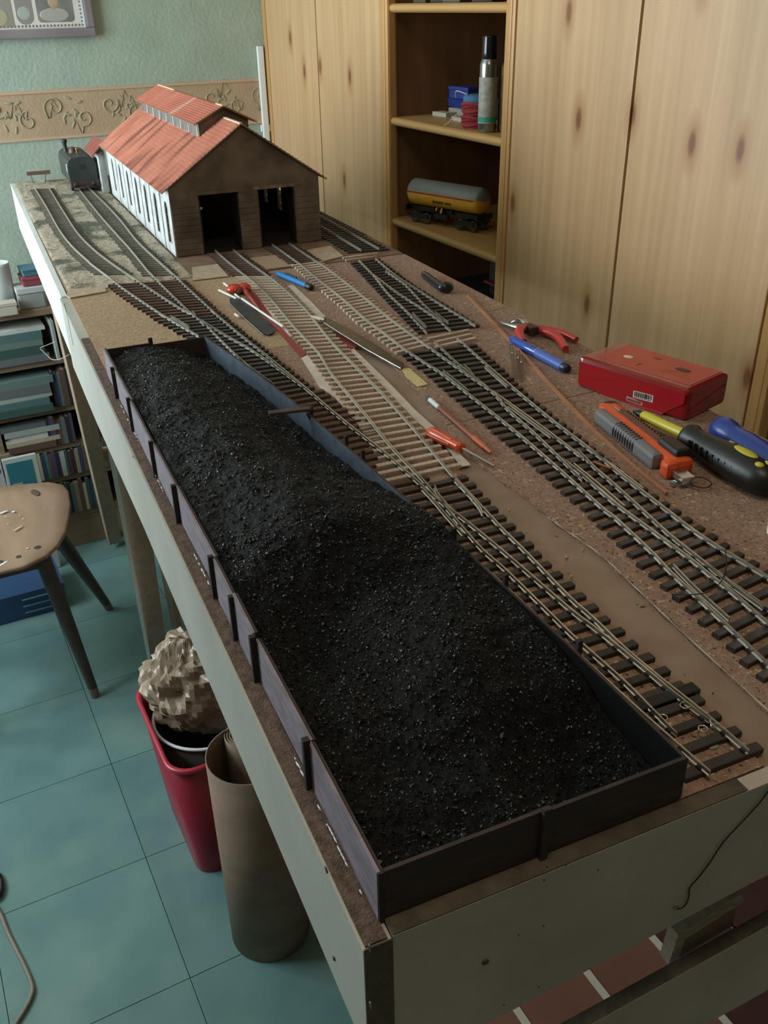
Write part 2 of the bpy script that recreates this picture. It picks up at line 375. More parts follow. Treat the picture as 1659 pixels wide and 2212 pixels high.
put('loose_end', MB().tube(smooth([(1.19, 1.885, S2 + .030), (1.178, 1.895, S2 + .02), (1.168, 1.90, S2 + .008), (1.160, 1.905, S2 + .002)]), .0012, 6), flat('cream_string', 'C9BBA0', .9), t)
put('knot', MB().tube(smooth([(1.19, 1.86, S2 + .068), (1.18, 1.885, S2 + .074), (1.185, 1.90, S2 + .066), (1.19, 1.905, S2 + .058)]), .0012, 6), flat('cream_string', 'C9BBA0', .9), t)
simple_box('blue_box', 'small dark blue carton at the back of the middle shelf, topmost of two', 'box', (1.325, 2.075, S2 + .037), (.05, .075, .028), flat('blue_carton', '2C3F8E', .4), .1, True)
simple_box('blue_box', 'wide dark blue carton under the smaller blue one on the middle shelf', 'box', (1.325, 2.068, S2 + .0185), (.055, .10, .018), flat('blue_carton2', '263A80', .4), -.05, True)
simple_box('black_box', 'long black case lying behind the red yarn on the middle shelf', 'box', (1.36, 1.93, S2), (.06, .16, .045), flat('black_case', '1B1B1E', .5), 0, True)
simple_box('white_block', 'leftmost small off-white block lying on the middle shelf under the blue cartons', 'block', (1.268, 2.085, S2), (.03, .058, .010), flat('offwhite_block', 'B4AF9F', .5), .08)
simple_box('white_block', 'off-white block on top of the leftmost one on the middle shelf', 'block', (1.300, 2.065, S2), (.022, .066, .018), flat('offwhite_block2', '9B968A', .5), .02)
simple_box('white_block', 'small off-white block lying next to the red yarn on the middle shelf', 'block', (1.250, 1.975, S2), (.028, .052, .009), flat('offwhite_block', 'B4AF9F', .5), -.1)
simple_box('white_block', 'cream block with a yellow edge behind the red yarn', 'block', (1.285, 1.985, S2), (.024, .040, .019), flat('cream_block', 'A89F7C', .5), -.1)
for i, (y, c_, lb) in enumerate(((2.03, '3C3A22', 'olive'), (1.97, '2B2620', 'dark brown'), (1.90, '4A4636', 'khaki'), (1.80, '33291E', 'brown'))):
    simple_box('small_box', '%s small box on the top shelf, %s' % (lb, ('leftmost', 'second from the left', 'third from the left', 'rightmost')[i]), 'box', (1.19 + .01 * (i % 2), y, S1), (.05, .055, .03 + .006 * i), flat('top_box_%d' % i, c_, .6), .1 * i, True)
# tank wagon
def wagon():
    c = Vector((1.222, 1.985, S3)); rz = .30
    t = thing('tank_wagon', 'yellow model tank wagon with grey top and black underframe on the lower shelf', 'model wagon', c, rz)
    Rz = Matrix.Rotation(rz, 3, 'Z'); W = lambda q: c + Rz @ Vector(q)
    L = .108; r = .031; zc = .072
    def tank(a0, a1, rr, mm, nm):
        mb = MB(); prof = [(-L - .010, .0), (-L - .009, .55), (-L - .005, .86), (-L, 1), (L, 1), (L + .005, .86), (L + .009, .55), (L + .010, 0)]
        n = 18; vs = []
        for y, k in prof:
            for i in range(n + 1):
                a = a0 + (a1 - a0) * i / n; vs.append(W((rr * k * math.cos(a), y, zc + rr * k * math.sin(a))))
        fs = [(i * (n + 1) + k, i * (n + 1) + k + 1, (i + 1) * (n + 1) + k + 1, (i + 1) * (n + 1) + k) for i in range(len(prof) - 1) for k in range(n)]
        fs = [tuple(reversed(f)) for f in fs]
        mb.add(vs, fs, True); return put(nm, mb, mm, t)
    tank(math.radians(8), math.radians(172), r, flat('grey_tank_top', '7B8079', .45), 'tank_top').__setitem__('label', 'grey upper half of the tank')
    lo = tank(math.radians(168), math.radians(372), r, flat('yellow_tank', 'D9A32A', .4), 'tank_barrel'); lo['label'] = 'yellow lower half of the tank'
    for sg in (-1, 1):
        put('red_stripe', MB().bar(W((sg * (r + .0004), -L, zc + .004)), W((sg * (r + .0004), L, zc + .004)), .0012, .0030), flat('red_line', 'A22B33', .4), t)
        mb = MB()
        for k, (yy, wd) in enumerate([(.010 - .0052 * q, .0034 if q != 4 else .0001) for q in range(-3, 9)]):
            mb.bar(W((-(r + .0008) * .93, yy, zc - .012)), W((-(r + .0008) * .93, yy - wd, zc - .012)), .0008, .0058 if k % 2 else .0046)
        if sg < 0: put('lettering', mb, flat('dark_lettering', '3A2A14', .6), t)
    put('stiffener_rib', MB().tube([W((r * 1.01 * math.cos(a), .022, zc + r * 1.01 * math.sin(a))) for a in [math.pi * (.9 + q / 10) for q in range(12)]], .0009, 6), flat('yellow_tank', 'D9A32A', .4), t)
    u = MB(); u.bar(W((0, -L - .006, .036)), W((0, L + .006, .036)), .030, .010)
    for y in (-L - .008, L + .008): u.bar(W((-.03, y, .036)), W((.03, y, .036)), .006, .012)
    for y in (-.03, 0, .03): u.bar(W((-.022, y, .040)), W((.022, y, .040)), .006, .010)
    u.bar(W((-.02, -.02, .026)), W((-.02, .025, .026)), .008, .012)
    put('underframe', u, blackp, t)
    for y0 in (-.075, .075):
        bg_ = put('bogie', MB().bar(W((-.024, y0 - .030, .020)), W((-.024, y0 + .030, .020)), .005, .012).bar(W((.024, y0 - .030, .020)), W((.024, y0 + .030, .020)), .005, .012).bar(W((-.024, y0, .022)), W((.024, y0, .022)), .012, .010), blackp, t)
        for dy in (-.020, .020):
            put('wheelset', MB().lathe([(.012, 0), (.0135, .001), (.0135, .002), (.012, .003), (.012, .006)], W((-.019, y0 + dy, .0137)), Rz @ Vector((1, 0, 0)), 18).lathe([(.012, -.006), (.012, -.003), (.0135, -.002), (.0135, -.001), (.012, 0)], W((.019, y0 + dy, .0137)), Rz @ Vector((1, 0, 0)), 18).tube([W((-.019, y0 + dy, .0137)), W((.019, y0 + dy, .0137))], .002), dsteel, bg_)
    cp = MB()
    for y, sg in ((-L - .012, -1), (L + .012, 1)): cp.bar(W((0, y, .030)), W((0, y + sg * .012, .030)), .006, .006)
    put('coupling', cp, blackp, t)
    v = MB(); v.tube([W((-.026, -.004, .046)), W((-.031, -.006, .040)), W((-.033, -.006, .036))], .0022); v.tube([W((-.026, .012, .046)), W((-.031, .012, .040))], .0022)
    put('discharge_valve', v, flat('yellow_tank', 'D9A32A', .4), t)
wagon()
# dark wagon part to the right and red one underneath
t = thing('red_wagon', 'dark red model wagon end showing at the right edge of the lower shelf', 'model wagon', (1.24, 1.690, S3))
put('body', MB().bbox((1.24, 1.690, S3 + .052), (.10, .036, .065), e=.08), flat('maroon', '3E1F1E', .5), t)
put('frame', MB().bbox((1.24, 1.690, S3 + .016), (.11, .030, .012), e=.1), blackp, t)
for dx in (-.035, .035): put('wheel', MB().lathe([(.010, -.012), (.010, .012)], (1.24 + dx, 1.690, S3 + .010), (0, 1, 0), 16), blackp, t)
t = thing('locomotive', 'black and red model locomotive half hidden in the bay below the lower shelf', 'model locomotive', (1.30, 1.80, .905))
simple_box('storage_carton', 'dark grey carton carrying the black and red locomotive in the lowest visible bay', 'box', (1.33, 1.85, S4), (.2, .36, .105), flat('dark_carton', '26262A', .7), 0, True)
put('body', MB().bbox((1.30, 1.79, .905 + .055), (.05, .17, .05), e=.15), flat('dark_loco_body', '2A2224', .5), t)
put('running_board', MB().bbox((1.30, 1.79, .905 + .027), (.055, .2, .006), e=.2), flat('loco_red', '7A2A2A', .5), t, label='red running board')
put('roof', MB().bbox((1.30, 1.78, .905 + .084), (.052, .1, .008), e=.3), flat('loco_red', '7A2A2A', .5), t, label='red roof')
for k in range(4): put('wheel', MB().lathe([(.012, -.026), (.012, .026)], (1.30, 1.72 + k * .045, .905 + .012), (1, 0, 0), 16), blackp, t)
# ------------------------------------------------------------ layout baseboards
def P2(pts, z=0): return [B(a, b_, z) for a, b_ in pts]
RZ = TH
nb = thing('layout_baseboard', 'near baseboard of the model railway, cork topped with a grey fascia and end panel', 'layout baseboard', B(.29, .6, -.14), RZ)
put('plywood_deck', MB().prism(P2([(.004, .0), (.575, .0), (.575, 1.199), (.004, 1.199)]), ZB - .012, ZB - .0026), bareply, nb)
put('side_panel', MB().plate(P2([(-.0095, -.0105), (-.0095, 1.2)], -.0016) + [B(-.0095, 1.2, -.112), B(-.0095, .95, -.110), B(-.0095, .60, -.091), B(-.0095, -.0105, -.089)], UX * .0150), greypaint, nb)
put('panel_end_grain', MB().plate([B(-.009, -.0108, -.0012), B(.0055, -.0108, -.0012), B(.0055, -.0108, -.0885), B(-.009, -.0108, -.0885)], VX * .0008), endgrain, nb)
put('panel_top_edge', MB().plate([B(-.0080, -.0095, .0001), B(.0035, -.0095, .0001), B(.0035, .98, .0001), B(-.0072, .98, .0001)], (0, 0, -.0016)), brownedge, nb)
put('end_panel', MB().plate([B(.0062, -.0100, -.0004), B(.575, -.0100, -.0004), B(.575, -.0100, -.056), B(.0062, -.0100, -.115)], VX * .0098), mat('grey_end_panel', 'B8ACA4', .6, 0, 'ABA098', 14, .15, 260), nb)
put('end_panel_top_edge', MB().plate([B(.0062, -.0098, 0), B(.225, -.0098, 0), B(.225, -.0002, 0), B(.0062, -.0002, 0)], (0, 0, .0006)), stripmat, nb)
put('right_panel', MB().plate([B(.575, -.01, -.001), B(.575, 1.2, -.001), B(.575, 1.2, -.14), B(.575, -.01, -.14)], UX * -.015), greypaint, nb)
kn = MB()
for px, py, r in ((1048, 2070, .0022),): 
    p = uv(px, py, -.07); 
c = B(.094, -.0102, -.092)
def on_end(px, py):
    r = ray(px, py); n = VX; t = ((B(0, -.0102)) - Vector((0, 0, CAMZ))).dot(n) / r.dot(n); return Vector((0, 0, CAMZ)) + r * t
def on_side(px, py):
    r = ray(px, py); n = UX; t = ((B(-.0097, 0)) - Vector((0, 0, CAMZ))).dot(n) / r.dot(n); return Vector((0, 0, CAMZ)) + r * t
put('wood_knot', MB().lathe([(.0017, 0), (.0017, .0006), (.0, .0006)], on_end(1048, 2078), -VX, 14, (1.3, 1)), flat('knot_brown', '4A3524', .6), nb)
for px, py in ((1181, 1872), (1175, 1901), (1222, 1868), (1292, 1879), (1174, 2000), (1120, 2019), (1163, 2132), (1088, 2170)):
    put('paint_speck', MB().lathe([(.0005, 0), (.0005, .0003), (0, .0003)], on_end(px, py), -VX, 8), flat('dark_speck', '1D1A18', .6), nb)
for px, py, s_ in ((706, 1878, 1), (722, 2070, .7), (800, 2048, 1), (802, 2172, 1), (246, 806, .6), (288, 986, .6)):
    c = on_side(px, py); put('screw', MB().lathe([(.0022 * s_, 0), (.0020 * s_, .0005), (0, .0001)], c - UX * .0001, -UX, 12), flat('screw_dark', '4F4840', .4, .6), nb)
# cork sheets
def cork_sheet(pts, m=cork, parent=nb):
    return put('cork_tile', MB().prism(P2(pts), ZB - .0026, ZB), m, parent)
g = .0008
def rough(pts, amp=.0025, step=.008):
    out = []
    for (a, b_), (c_, d_) in zip(pts, pts[1:]):
        n = max(1, int(math.hypot(c_ - a, d_ - b_) / step))
        for i in range(n): 
            t = i / n; out.append((lerp(a, c_, t) + random.uniform(-amp, amp), lerp(b_, d_, t)))
    out.append(pts[-1]); return out
Lr = rough([(.2481, .001), (.2539, .0515), (.2469, .1161), (.2524, .1865), (.2478, .2531), (.2600, .36), (.2700, .4300)])
cork_sheet([(.004, .001)] + Lr + [(.004, .4300)])
Rr = rough([(.2800, .001), (.2889, .1193), (.2977, .2294), (.2940, .3162), (.2900, .4082), (.300, .5100)], .0014)
cork_sheet([(.575, .001)] + [(.575, .5235)] + [(.300, .5105 - .0)] + list(reversed(Rr)))
cork_sheet([(.004, .4312)] + rough([(.2700, .4312), (.2780, .50), (.2900, .60), (.2920, .8255)], .002) + [(.004, .8255)])
cork_sheet([(.575, .5250), (.575, .8420), (.324, .8120)] + rough([(.324, .8120), (.326, .70), (.318, .60), (.303, .5120)], .002)[1:])
cork_sheet([(.575, .8433), (.575, 1.199), (.3005, 1.199), (.318, .96), (.322, .8132)])
cork_sheet([(.004, .8267)] + rough([(.292, .8267), (.300, .96), (.299, 1.199)], .002) + [(.004, 1.199)], corkl)
# glue ridge
gl = MB().tube([B(a, b_, .0002) for a, b_ in smooth([(.2830, .03), (.2885, .119), (.2935, .18), (.2972, .229), (.2945, .27), (.2925, .30)])], [.0004 + .0003 * math.sin(i * 1.7) for i in range(31)], 6)
put('glue_bead', gl, flat('dried_glue', 'A9A39C', .3), nb)
# underside frame and legs
for v_ in (.0, .56, 1.16): put('cross_member', MB().plate([B(.006, v_ + .001, -.012), B(.56, v_ + .001, -.012), B(.56, v_ + .001, -.11), B(.006, v_ + .001, -.11)], VX * .016), trestle, nb)
fb = thing('layout_baseboard', 'far baseboard carrying the engine shed, scenic ground and white fascia', 'layout baseboard', B(.29, 1.8, -.14), RZ)
put('plywood_deck', MB().prism(P2([(.004, 1.202), (.575, 1.202), (.575, 2.335), (.004, 2.335)]), ZB - .012, ZB - .0012), ply, fb)
put('side_panel', MB().plate([B(-.0070, 1.2025, -.0003), B(-.0010, 2.34, -.0003), B(-.0010, 2.34, -.112), B(-.0070, 1.2025, -.108)], UX * .009), whitepaint, fb)
put('end_panel', MB().plate([B(-.001, 2.335, 0), B(.575, 2.335, 0), B(.575, 2.335, -.11), B(-.001, 2.335, -.11)], VX * .009), ply, fb)
put('right_panel', MB().plate([B(.575, 1.202, -.001), B(.575, 2.335, -.001), B(.575, 2.335, -.13), B(.575, 1.202, -.13)], UX * -.009), greypaint, fb)
put('panel_crack', MB().tube([on_side(a, b_) for a, b_ in ((139, 655), (147, 690), (157, 740), (158, 746))], .00035, 5), flat('dark_speck', '1D1A18', .6), nb)
# scenic ground with real relief
sand = mat('scenic_sand', 'C2B6A2', .95, 0, '9A8F7E', 130, .8, 700, ramp=(.35, .62)); layered(sand, specks(14, .52, soft=.10), '56594C'); layered(sand, specks(300, .66), 'DCCB9E')
gm = MB(); nu_, nv_ = 60, 110; vs = []
for j in range(nv_ + 1):
    for i in range(nu_ + 1):
        u_ = lerp(.0065, .205, i / nu_); v_ = lerp(1.2225, 2.333, j / nv_)
        h_ = .0012 + .0016 * noise.noise(Vector((u_ * 60, v_ * 60, 0))) + .0012 * noise.noise(Vector((u_ * 160, v_ * 160, 3)))
        if i in (0, nu_) or j in (0, nv_): h_ = -.0005
        vs.append(B(u_, v_, max(-.0005, h_)))
gm.add(vs, [(j * (nu_ + 1) + i, j * (nu_ + 1) + i + 1, (j + 1) * (nu_ + 1) + i + 1, (j + 1) * (nu_ + 1) + i) for j in range(nv_) for i in range(nu_)], True)
put('scenic_ground', gm, sand, fb)
put('shed_apron', MB().prism(P2([(.206, 1.2025), (.574, 1.2025), (.574, 1.362), (.206, 1.362)]), ZB - .0012, ZB + .0004), mat('brown_board', '7C634F', .8, 0, '6A5340', 40, .4, 300), fb)
put('shed_yard', MB().prism(P2([(.206, 1.3625), (.574, 1.3625), (.574, 2.333), (.206, 2.333)]), ZB - .0012, ZB + .0004), mat('dark_yard', '3A3028', .85, 0, '2C2620', 60, .6, 400), fb)
gr = MB()
for k in range(2600):
    v_ = random.uniform(1.24, 2.3); u_ = random.uniform(.008, .2)
    d_ = noise.noise(Vector((u_ * 22, v_ * 14, 5)))
    if d_ < .02 and random.random() < .85: continue
    if .045 + (v_ > 1.6) * 0 < u_ < .085 and v_ > 1.5 and random.random() < .9: continue
    p = B(u_, v_, .001); a = random.uniform(0, 6.28); hh = random.uniform(.002, .005); wv = Vector((math.cos(a), math.sin(a), 0)) * .0007
    gr.add([p - wv, p + wv, p + Vector((random.uniform(-.002, .002), random.uniform(-.002, .002), hh))], [(0, 1, 2)])
put('static_grass', gr, flat('dry_grass', '8A8D62', .9, col2='B9AE7C', scale=60), fb, 'stuff')
# ------------------------------------------------------------ track
RT = .0078                                # rail top above the cork
sb = MB().bbox((0, 0, .0020), (1, .0052, .0040), e=.0).mesh('sleeper') if False else None
def sleeper_mesh(m, name, w2=.0034):
    mb = MB(); h_ = .0040; c_ = .0005
    prof = [(-w2, 0), (-w2, h_ - c_), (-w2 + c_, h_), (w2 - c_, h_), (w2, h_ - c_), (w2, 0)]
    vs = [Vector((x_, a, b_)) for x_ in (-.5, .5) for a, b_ in prof]
    n = 6; mb.add(vs, [tuple(range(n)), tuple(reversed(range(n, 2 * n)))] + [(i, n + i, n + (i + 1) % n, (i + 1) % n) for i in range(n)])
    me = mb.mesh(name); me.materials.append(m); return me
sleeper_w = mat('sleeper_weathered', '6E675C', .85, 0, '575248', 90, .4, 500, (1, 1, 1), 'obj', .15)
SM = {'w': sleeper_mesh(sleeper_w, 'sleeper_weathered'), 'd': sleeper_mesh(sleeper_d, 'sleeper_dark'), 'm': sleeper_mesh(sleeper_m, 'sleeper_mid'), 'l': sleeper_mesh(sleeper_l, 'sleeper_light', .0029)}
def sleepers(root, left, right, n, kind, va=None, vb=None, skip=(), jit=.0006):
    """left/right: (u, v) edge lines; n sleepers from va to vb (v on the left, slanted to the right edge)"""
    inv = root.matrix_world.inverted()
    for i in range(n):
        if i in skip: continue
        t = i / max(1, n - 1)
        lv = lerp(va[0], vb[0], t); rv = lerp(va[1], vb[1], t)
        a = B(interp(left, lv) + random.uniform(-jit, jit) * 1.6, lv + random.uniform(-jit, jit) * .4); b_ = B(interp(right, rv) + random.uniform(-jit, jit) * 1.6, rv + random.uniform(-jit, jit) * .4)
        d = b_ - a; L = d.length
        k = kind[i % len(kind)] if isinstance(kind, (list, tuple)) else kind
        o = bpy.data.objects.new('sleeper', SM[k]); COL.objects.link(o); o.parent = root
        o.matrix_basis = inv @ (Matrix.Translation((a + b_) / 2) @ Matrix.Rotation(math.atan2(d.y, d.x), 4, 'Z') @ Matrix.Diagonal((L, random.uniform(.93, 1.07), random.uniform(.94, 1.0), 1)))
RP = [(-.0011, 0), (-.0011, .0005), (-.0003, .0009), (-.0003, .0025), (-.0006, .0028), (-.0006, .0038), (.0006, .0038), (.0006, .0028), (.0003, .0025), (.0003, .0009), (.0011, .0005), (.0011, 0)]
def rail(root, pts, name='rail', m=None, z=.0040, chairs=None, nsm=5, taper=None):
    """pts: pixels on the rail head (tuples > 5 in size) or (u, v) pairs"""
    q = [uv(a, b_, RT) if abs(a) > 3 else (a, b_) for a, b_ in pts]
    q = smooth(q, nsm); mb = MB(); n = len(RP); vs = []
    for i, (a, b_) in enumerate(q):
        a0 = q[max(i - 1, 0)]; a1 = q[min(i + 1, len(q) - 1)]; dx, dy = a1[0] - a0[0], a1[1] - a0[1]; L = math.hypot(dx, dy); nx, ny = dy / L, -dx / L
        k = 1
        if taper is not None: k = lerp(.35, 1, min(1, abs(i - (0 if taper == 0 else len(q) - 1)) / 8))
        for s_, h_ in RP: vs.append(B(a + nx * s_ * k, b_ + ny * s_ * k, z + h_))
    fs = [(i * n + k, (i + 1) * n + k, (i + 1) * n + (k + 1) % n, i * n + (k + 1) % n) for i in range(len(q) - 1) for k in range(n)]
    mb.add(vs, fs); mb.add(vs[:n], [tuple(range(n))]); mb.add(vs[-n:], [tuple(reversed(range(n)))])
    put(name, mb, m or railm, root); return q
def chair_clips(root, lines, sl, both=True):
    """small black chairs where each rail crosses each sleeper; sl = list of (va, vb, n)"""
    mb = MB()
    for q in lines:
        v0 = min(p[1] for p in q); v1 = max(p[1] for p in q)
        for va, vb, n in sl:
            for i in range(n):
                v = lerp(va, vb, i / max(1, n - 1))
                if not v0 < v < v1: continue
                u = interp(q, v)
                for s_ in ((-1, 1) if both else (-1,)):
                    mb.box((-.0008, -.0016, 0), (.0008, .0016, .0015), Matrix.Rotation(TH, 3, 'Z'), B(u + s_ * .0014, v, .0040))
    put('rail_chairs', mb, chairm, root, 'stuff')
def off(q, d): return [(a + d, b_) for a, b_ in q]
# T1: turnout along the coal bin
SL = [(.2097, .0057), (.2061, .059), (.2028, .142), (.2015, .18), (.199, .24), (.193, .31), (.182, .40), (.171, .60), (.162, .75), (.1545, .86), (.1346, .8979)]
SRp = [(1618, 1619), (1518, 1534), (1426, 1461), (1349, 1396), (1282, 1332), (1227, 1283), (1137, 1190), (1091, 1145), (1048, 1099), (985, 1031), (958, 1000)]
def U(l): return [uv(a, b_, RT) for a, b_ in l]
SR = U(SRp)
t1 = thing('turnout', 'nearest turnout with black-brown sleepers running along the coal bin to the board end', 'turnout', B(.21, .2), RZ)
LE1 = [(a - .0135, b_) for a, b_ in SL[:8]]; LE1 = [(max(a, .1745 if b_ < .33 else a), b_) for a, b_ in LE1]
RE1 = [(.2525, .0141), (.2517, .0304), (.2495, .0929), (.2494, .1551), (.2519, .2333), (.2558, .281), (.2582, .326), (.2646, .3988)]
sleepers(t1, LE1, RE1, 25, 'd', (.012, .012), (.392, .392))
q1 = [rail(t1, [(.2097, .0050), (.2061, .059), (.2028, .142), (.2015, .18), (.199, .24), (.193, .31), (.182, .398)]),
      rail(t1, [(1463, 1583), (1417, 1537), (1346, 1466), (1251, 1382), (1219, 1352), (1149, 1283), (1089, 1225), (1043, 1185), (1007, 1145), (966, 1096), (932, 1055), (902, 1021)], 'closure_rail', taper=0),
      rail(t1, [(1533, 1553), (1457, 1494), (1395, 1442), (1297, 1362), (1236, 1316), (1149, 1241), (1067, 1171), (999, 1116), (966, 1092), (930, 1062), (898, 1034)], 'closure_rail', taper=0),
      rail(t1, SRp)]
rail(t1, [(983, 1034), (1010, 1062), (1035, 1092), (1043, 1108)], 'check_rail'); rail(t1, [(912, 1052), (938, 1080), (965, 1112), (1000, 1150)], 'check_rail')
rail(t1, [(939, 1047), (946, 1063), (966, 1088), (985, 1105)], 'wing_rail')
chair_clips(t1, q1, [(.012, .392, 25)])
put('tie_bar', MB().bbox(B(.2255, .0685, .0030), (.058, .009, .0045), Matrix.Rotation(TH, 3, 'Z'), .15), chairm, t1)
for px, py in ((1479, 1524), (1432, 1550), (1519, 1574)):
    c = at(px, py, ZB + .0052); put('tie_bar_ring', MB().tube([c + Vector((.0028 * math.cos(a), .0028 * math.sin(a), 0)) for a in [q * math.pi / 7 for q in range(15)]], .0005, 6), railm, t1)
put('spring_wire', MB().tube(smooth([at(1545, 1563, ZB + .006), at(1537, 1573, ZB + .008), at(1535, 1552, ZB + .010), at(1534, 1545, ZB + .008)], 4), .0004, 6), steel, t1)
put('glue_dab', MB().ell(at(1540, 1610, ZB + .0005), (.004, .003, .0008)).ell(at(1558, 1598, ZB + .0005), (.006, .002, .0007)), flat('pale_glue', '8E9088', .3), t1)
# left track between turnouts
tl = thing('track', 'short brown-sleepered track between the two turnouts beside the coal bin', 'track', B(.19, .55), RZ)
A1p = [(898, 1034), (860, 1000), (830, 974), (773, 930), (716, 884), (670, 844)]
Aq = U(A1p)
RE2 = [(.2300, .40), (.2360, .45), (.229, .53), (.222, .60), (.2190, .66)]
LE2 = [(.1712, .40), (.1665, .50), (.1605, .60), (.1560, .66)]
sleepers(tl, LE2, RE2, 17, 'm', (.408, .408), (.652, .652))
ql = [rail(tl, [(.182, .400), (.1765, .50), (.171, .60), (.1688, .655)]), rail(tl, A1p)]
chair_clips(tl, ql, [(.408, .652, 17)])
# T2
t2 = thing('turnout', 'left turnout with black sleepers just behind the coal bin, toe beside the bin wall', 'turnout', B(.17, .9), RZ)
R4p = [(670, 844), (600, 786), (561.7, 754.6), (513, 716), (465, 675), (405, 619.6), (349.5, 569)]
R4 = U(R4p)
LE3 = [(.1568, .66), (.1515, .75), (.1395, .86), (.1230, .90), (.098, 1.0166), (.0745, 1.16), (.0680, 1.23)]
RE3 = [(a + .0125, b_) for a, b_ in R4]; RE3 = sorted(RE3, key=lambda q: q[1])
sleepers(t2, LE3, RE3, 23, 'd', (.668, .668), (1.0, .985))
t2b = thing('track', 'wide brown-sleepered double track joining the left turnout to the far board', 'track', B(.14, 1.1), RZ)
sleepers(t2b, LE3, RE3, 14, 'm', (1.016, 1.002), (1.225, 1.192))
q2 = [rail(t2, [(.1688, .6551), (.1640, .72), (.1585, .80), (.1490, .86), (.1346, .8979), (.1190, .972)] if False else [(.1688, .6551), (.1650, .70), (.1600, .775)]),
      rail(t2, [(429, 724), (380, 696), (345, 675)]),
      rail(t2, [(593, 829), (538, 789), (510, 765), (465, 721), (441, 696), (407, 670)], 'closure_rail', taper=0),
      rail(t2, [(655, 833), (600, 793), (537, 750), (489, 723), (441, 694), (412, 675)], 'closure_rail', taper=0),
      rail(t2, R4p[:5])]
rail(t2, [(368, 681), (388, 692), (409, 705)], 'check_rail'); rail(t2, [(415, 670), (425, 683), (441, 699)], 'wing_rail'); 
chair_clips(t2, q2, [(.668, 1.0, 23)])
q2b = [rail(t2b, [(345, 675), (265, 621), (232, 595)]), rail(t2b, [(412, 675), (383, 660.6), (308, 612), (262, 581)]), rail(t2b, [(407, 670), (349.5, 614.7), (316, 579.5)]), rail(t2b, [(465, 675), (405, 619.6), (354, 573)])]
chair_clips(t2b, q2b, [(1.016, 1.225, 14)], False)
# far board tracks
f1 = thing('track', 'weathered curved track at the left edge of the far board leading to the buffer stop', 'track', B(.06, 1.7), RZ)
fR1 = [(232, 595), (200, 571), (190, 562), (154.6, 529), (127.5, 494), (100, 445), (73, 401.5)]; fR2 = [(262, 581), (243, 568), (206, 540), (168, 502), (135.6, 453), (105.8, 404)]
a1 = sorted(U(fR1), key=lambda q: q[1]); a2 = sorted(U(fR2), key=lambda q: q[1])
sleepers(f1, off(a1, -.011), off(a2, .011), 60, 'w', (1.31, 1.28), (2.19, 2.18))
rail(f1, fR1, m=rust); rail(f1, fR2, m=rust)
f2 = thing('track', 'weathered straight track close beside the engine shed wall', 'track', B(.155, 1.7), RZ)
fR3 = [(316, 579.5), (279, 534), (252, 504.6), (211.6, 458.5), (168, 404)]; fR4 = [(354, 573), (298, 521), (263, 477.5), (236, 447.6), (214, 426), (190, 402)]
a3 = sorted(U(fR3), key=lambda q: q[1]); a4 = sorted(U(fR4), key=lambda q: q[1])
sleepers(f2, off(a3, -.011), off(a4, .011), 61, 'w', (1.262, 1.24), (2.19, 2.17))
rail(f2, fR3, m=rust); rail(f2, fR4, m=rust)
# road 2: pale wooden sleepers to the left shed door
w2 = thing('track', 'long track on pale wooden sleepers curving to the left door of the engine shed', 'track', B(.27, .8), RZ)
Bp = [(902, 1021), (844, 960), (790, 893), (716.6, 806), (687, 759), (633, 701), (578.5, 636), (542, 603), (522, 587)]
Cp = [(958, 1000), (898, 928), (830, 852), (770, 791), (712, 732), (660, 666.6), (611, 619.6), (575, 591)]
Bq = sorted(U(Bp), key=lambda q: q[1]); Cq = sorted(U(Cp), key=lambda q: q[1])
LE4 = [(.1855, .405), (.1900, .435), (.2060, .47), (.2175, .55), (.2300, .66), (.2430, .766), (.2550, .90), (.2620, 1.04), (.2640, 1.18)]
RE4 = [(.2860, .405), (.2790, .45), (.2800, .592), (.2975, .762), (.3105, .945), (.3160, 1.06), (.3190, 1.20)]
RE4 = [(.2705, .402), (.2720, .50), (.2800, .592), (.2975, .762), (.3105, .945), (.3160, 1.06), (.3190, 1.20)]
sleepers(w2, LE4, RE4, 49, 'l', (.418, .418), (1.178, 1.150))
qw = [rail(w2, Bp), rail(w2, Cp)]
w2b = thing('track', 'short brown-sleepered track at the left door of the engine shed', 'track', B(.29, 1.27), RZ)
sleepers(w2b, [(.2640, 1.15), (.2610, 1.36)], [(.3190, 1.15), (.3190, 1.36)], 11, 'm', (1.196, 1.166), (1.352, 1.322))
ul = uv(522, 587, RT); ur = uv(575, 591, RT)
rail(w2b, [ul, (.2760, 1.26), (.2770, 1.36)]); rail(w2b, [ur, (.3065, 1.26), (.3075, 1.35)])
# road 3
w3 = thing('track', 'track on pale wooden sleepers curving from the right shed door to the long crossover', 'track', B(.385, 1.0), RZ)
Gp = [(649, 569), (687, 601.5), (740, 644), (788, 686.6), (832, 719), (877, 754)]; Hp = [(696, 571), (740, 603.7), (788, 642), (846, 688.5), (923, 744.5)]
G = sorted(U(Gp), key=lambda q: q[1]); H = sorted(U(Hp), key=lambda q: q[1])
sleepers(w3, off(G, -.0115), off(H, .0115), 32, 'l', (.732, .742), (1.205, 1.205))
rail(w3, Gp); rail(w3, Hp)
w3b = thing('track', 'short brown-sleepered track at the right door of the engine shed', 'track', B(.40, 1.29), RZ)
sleepers(w3b, [(.366, 1.2), (.366, 1.36)], [(.425, 1.2), (.425, 1.36)], 10, 'm', (1.222, 1.215), (1.350, 1.340))
rail(w3b, [G[-1], (.381, 1.28), (.3815, 1.355)]); rail(w3b, [H[-1], (.4115, 1.28), (.4125, 1.35)])
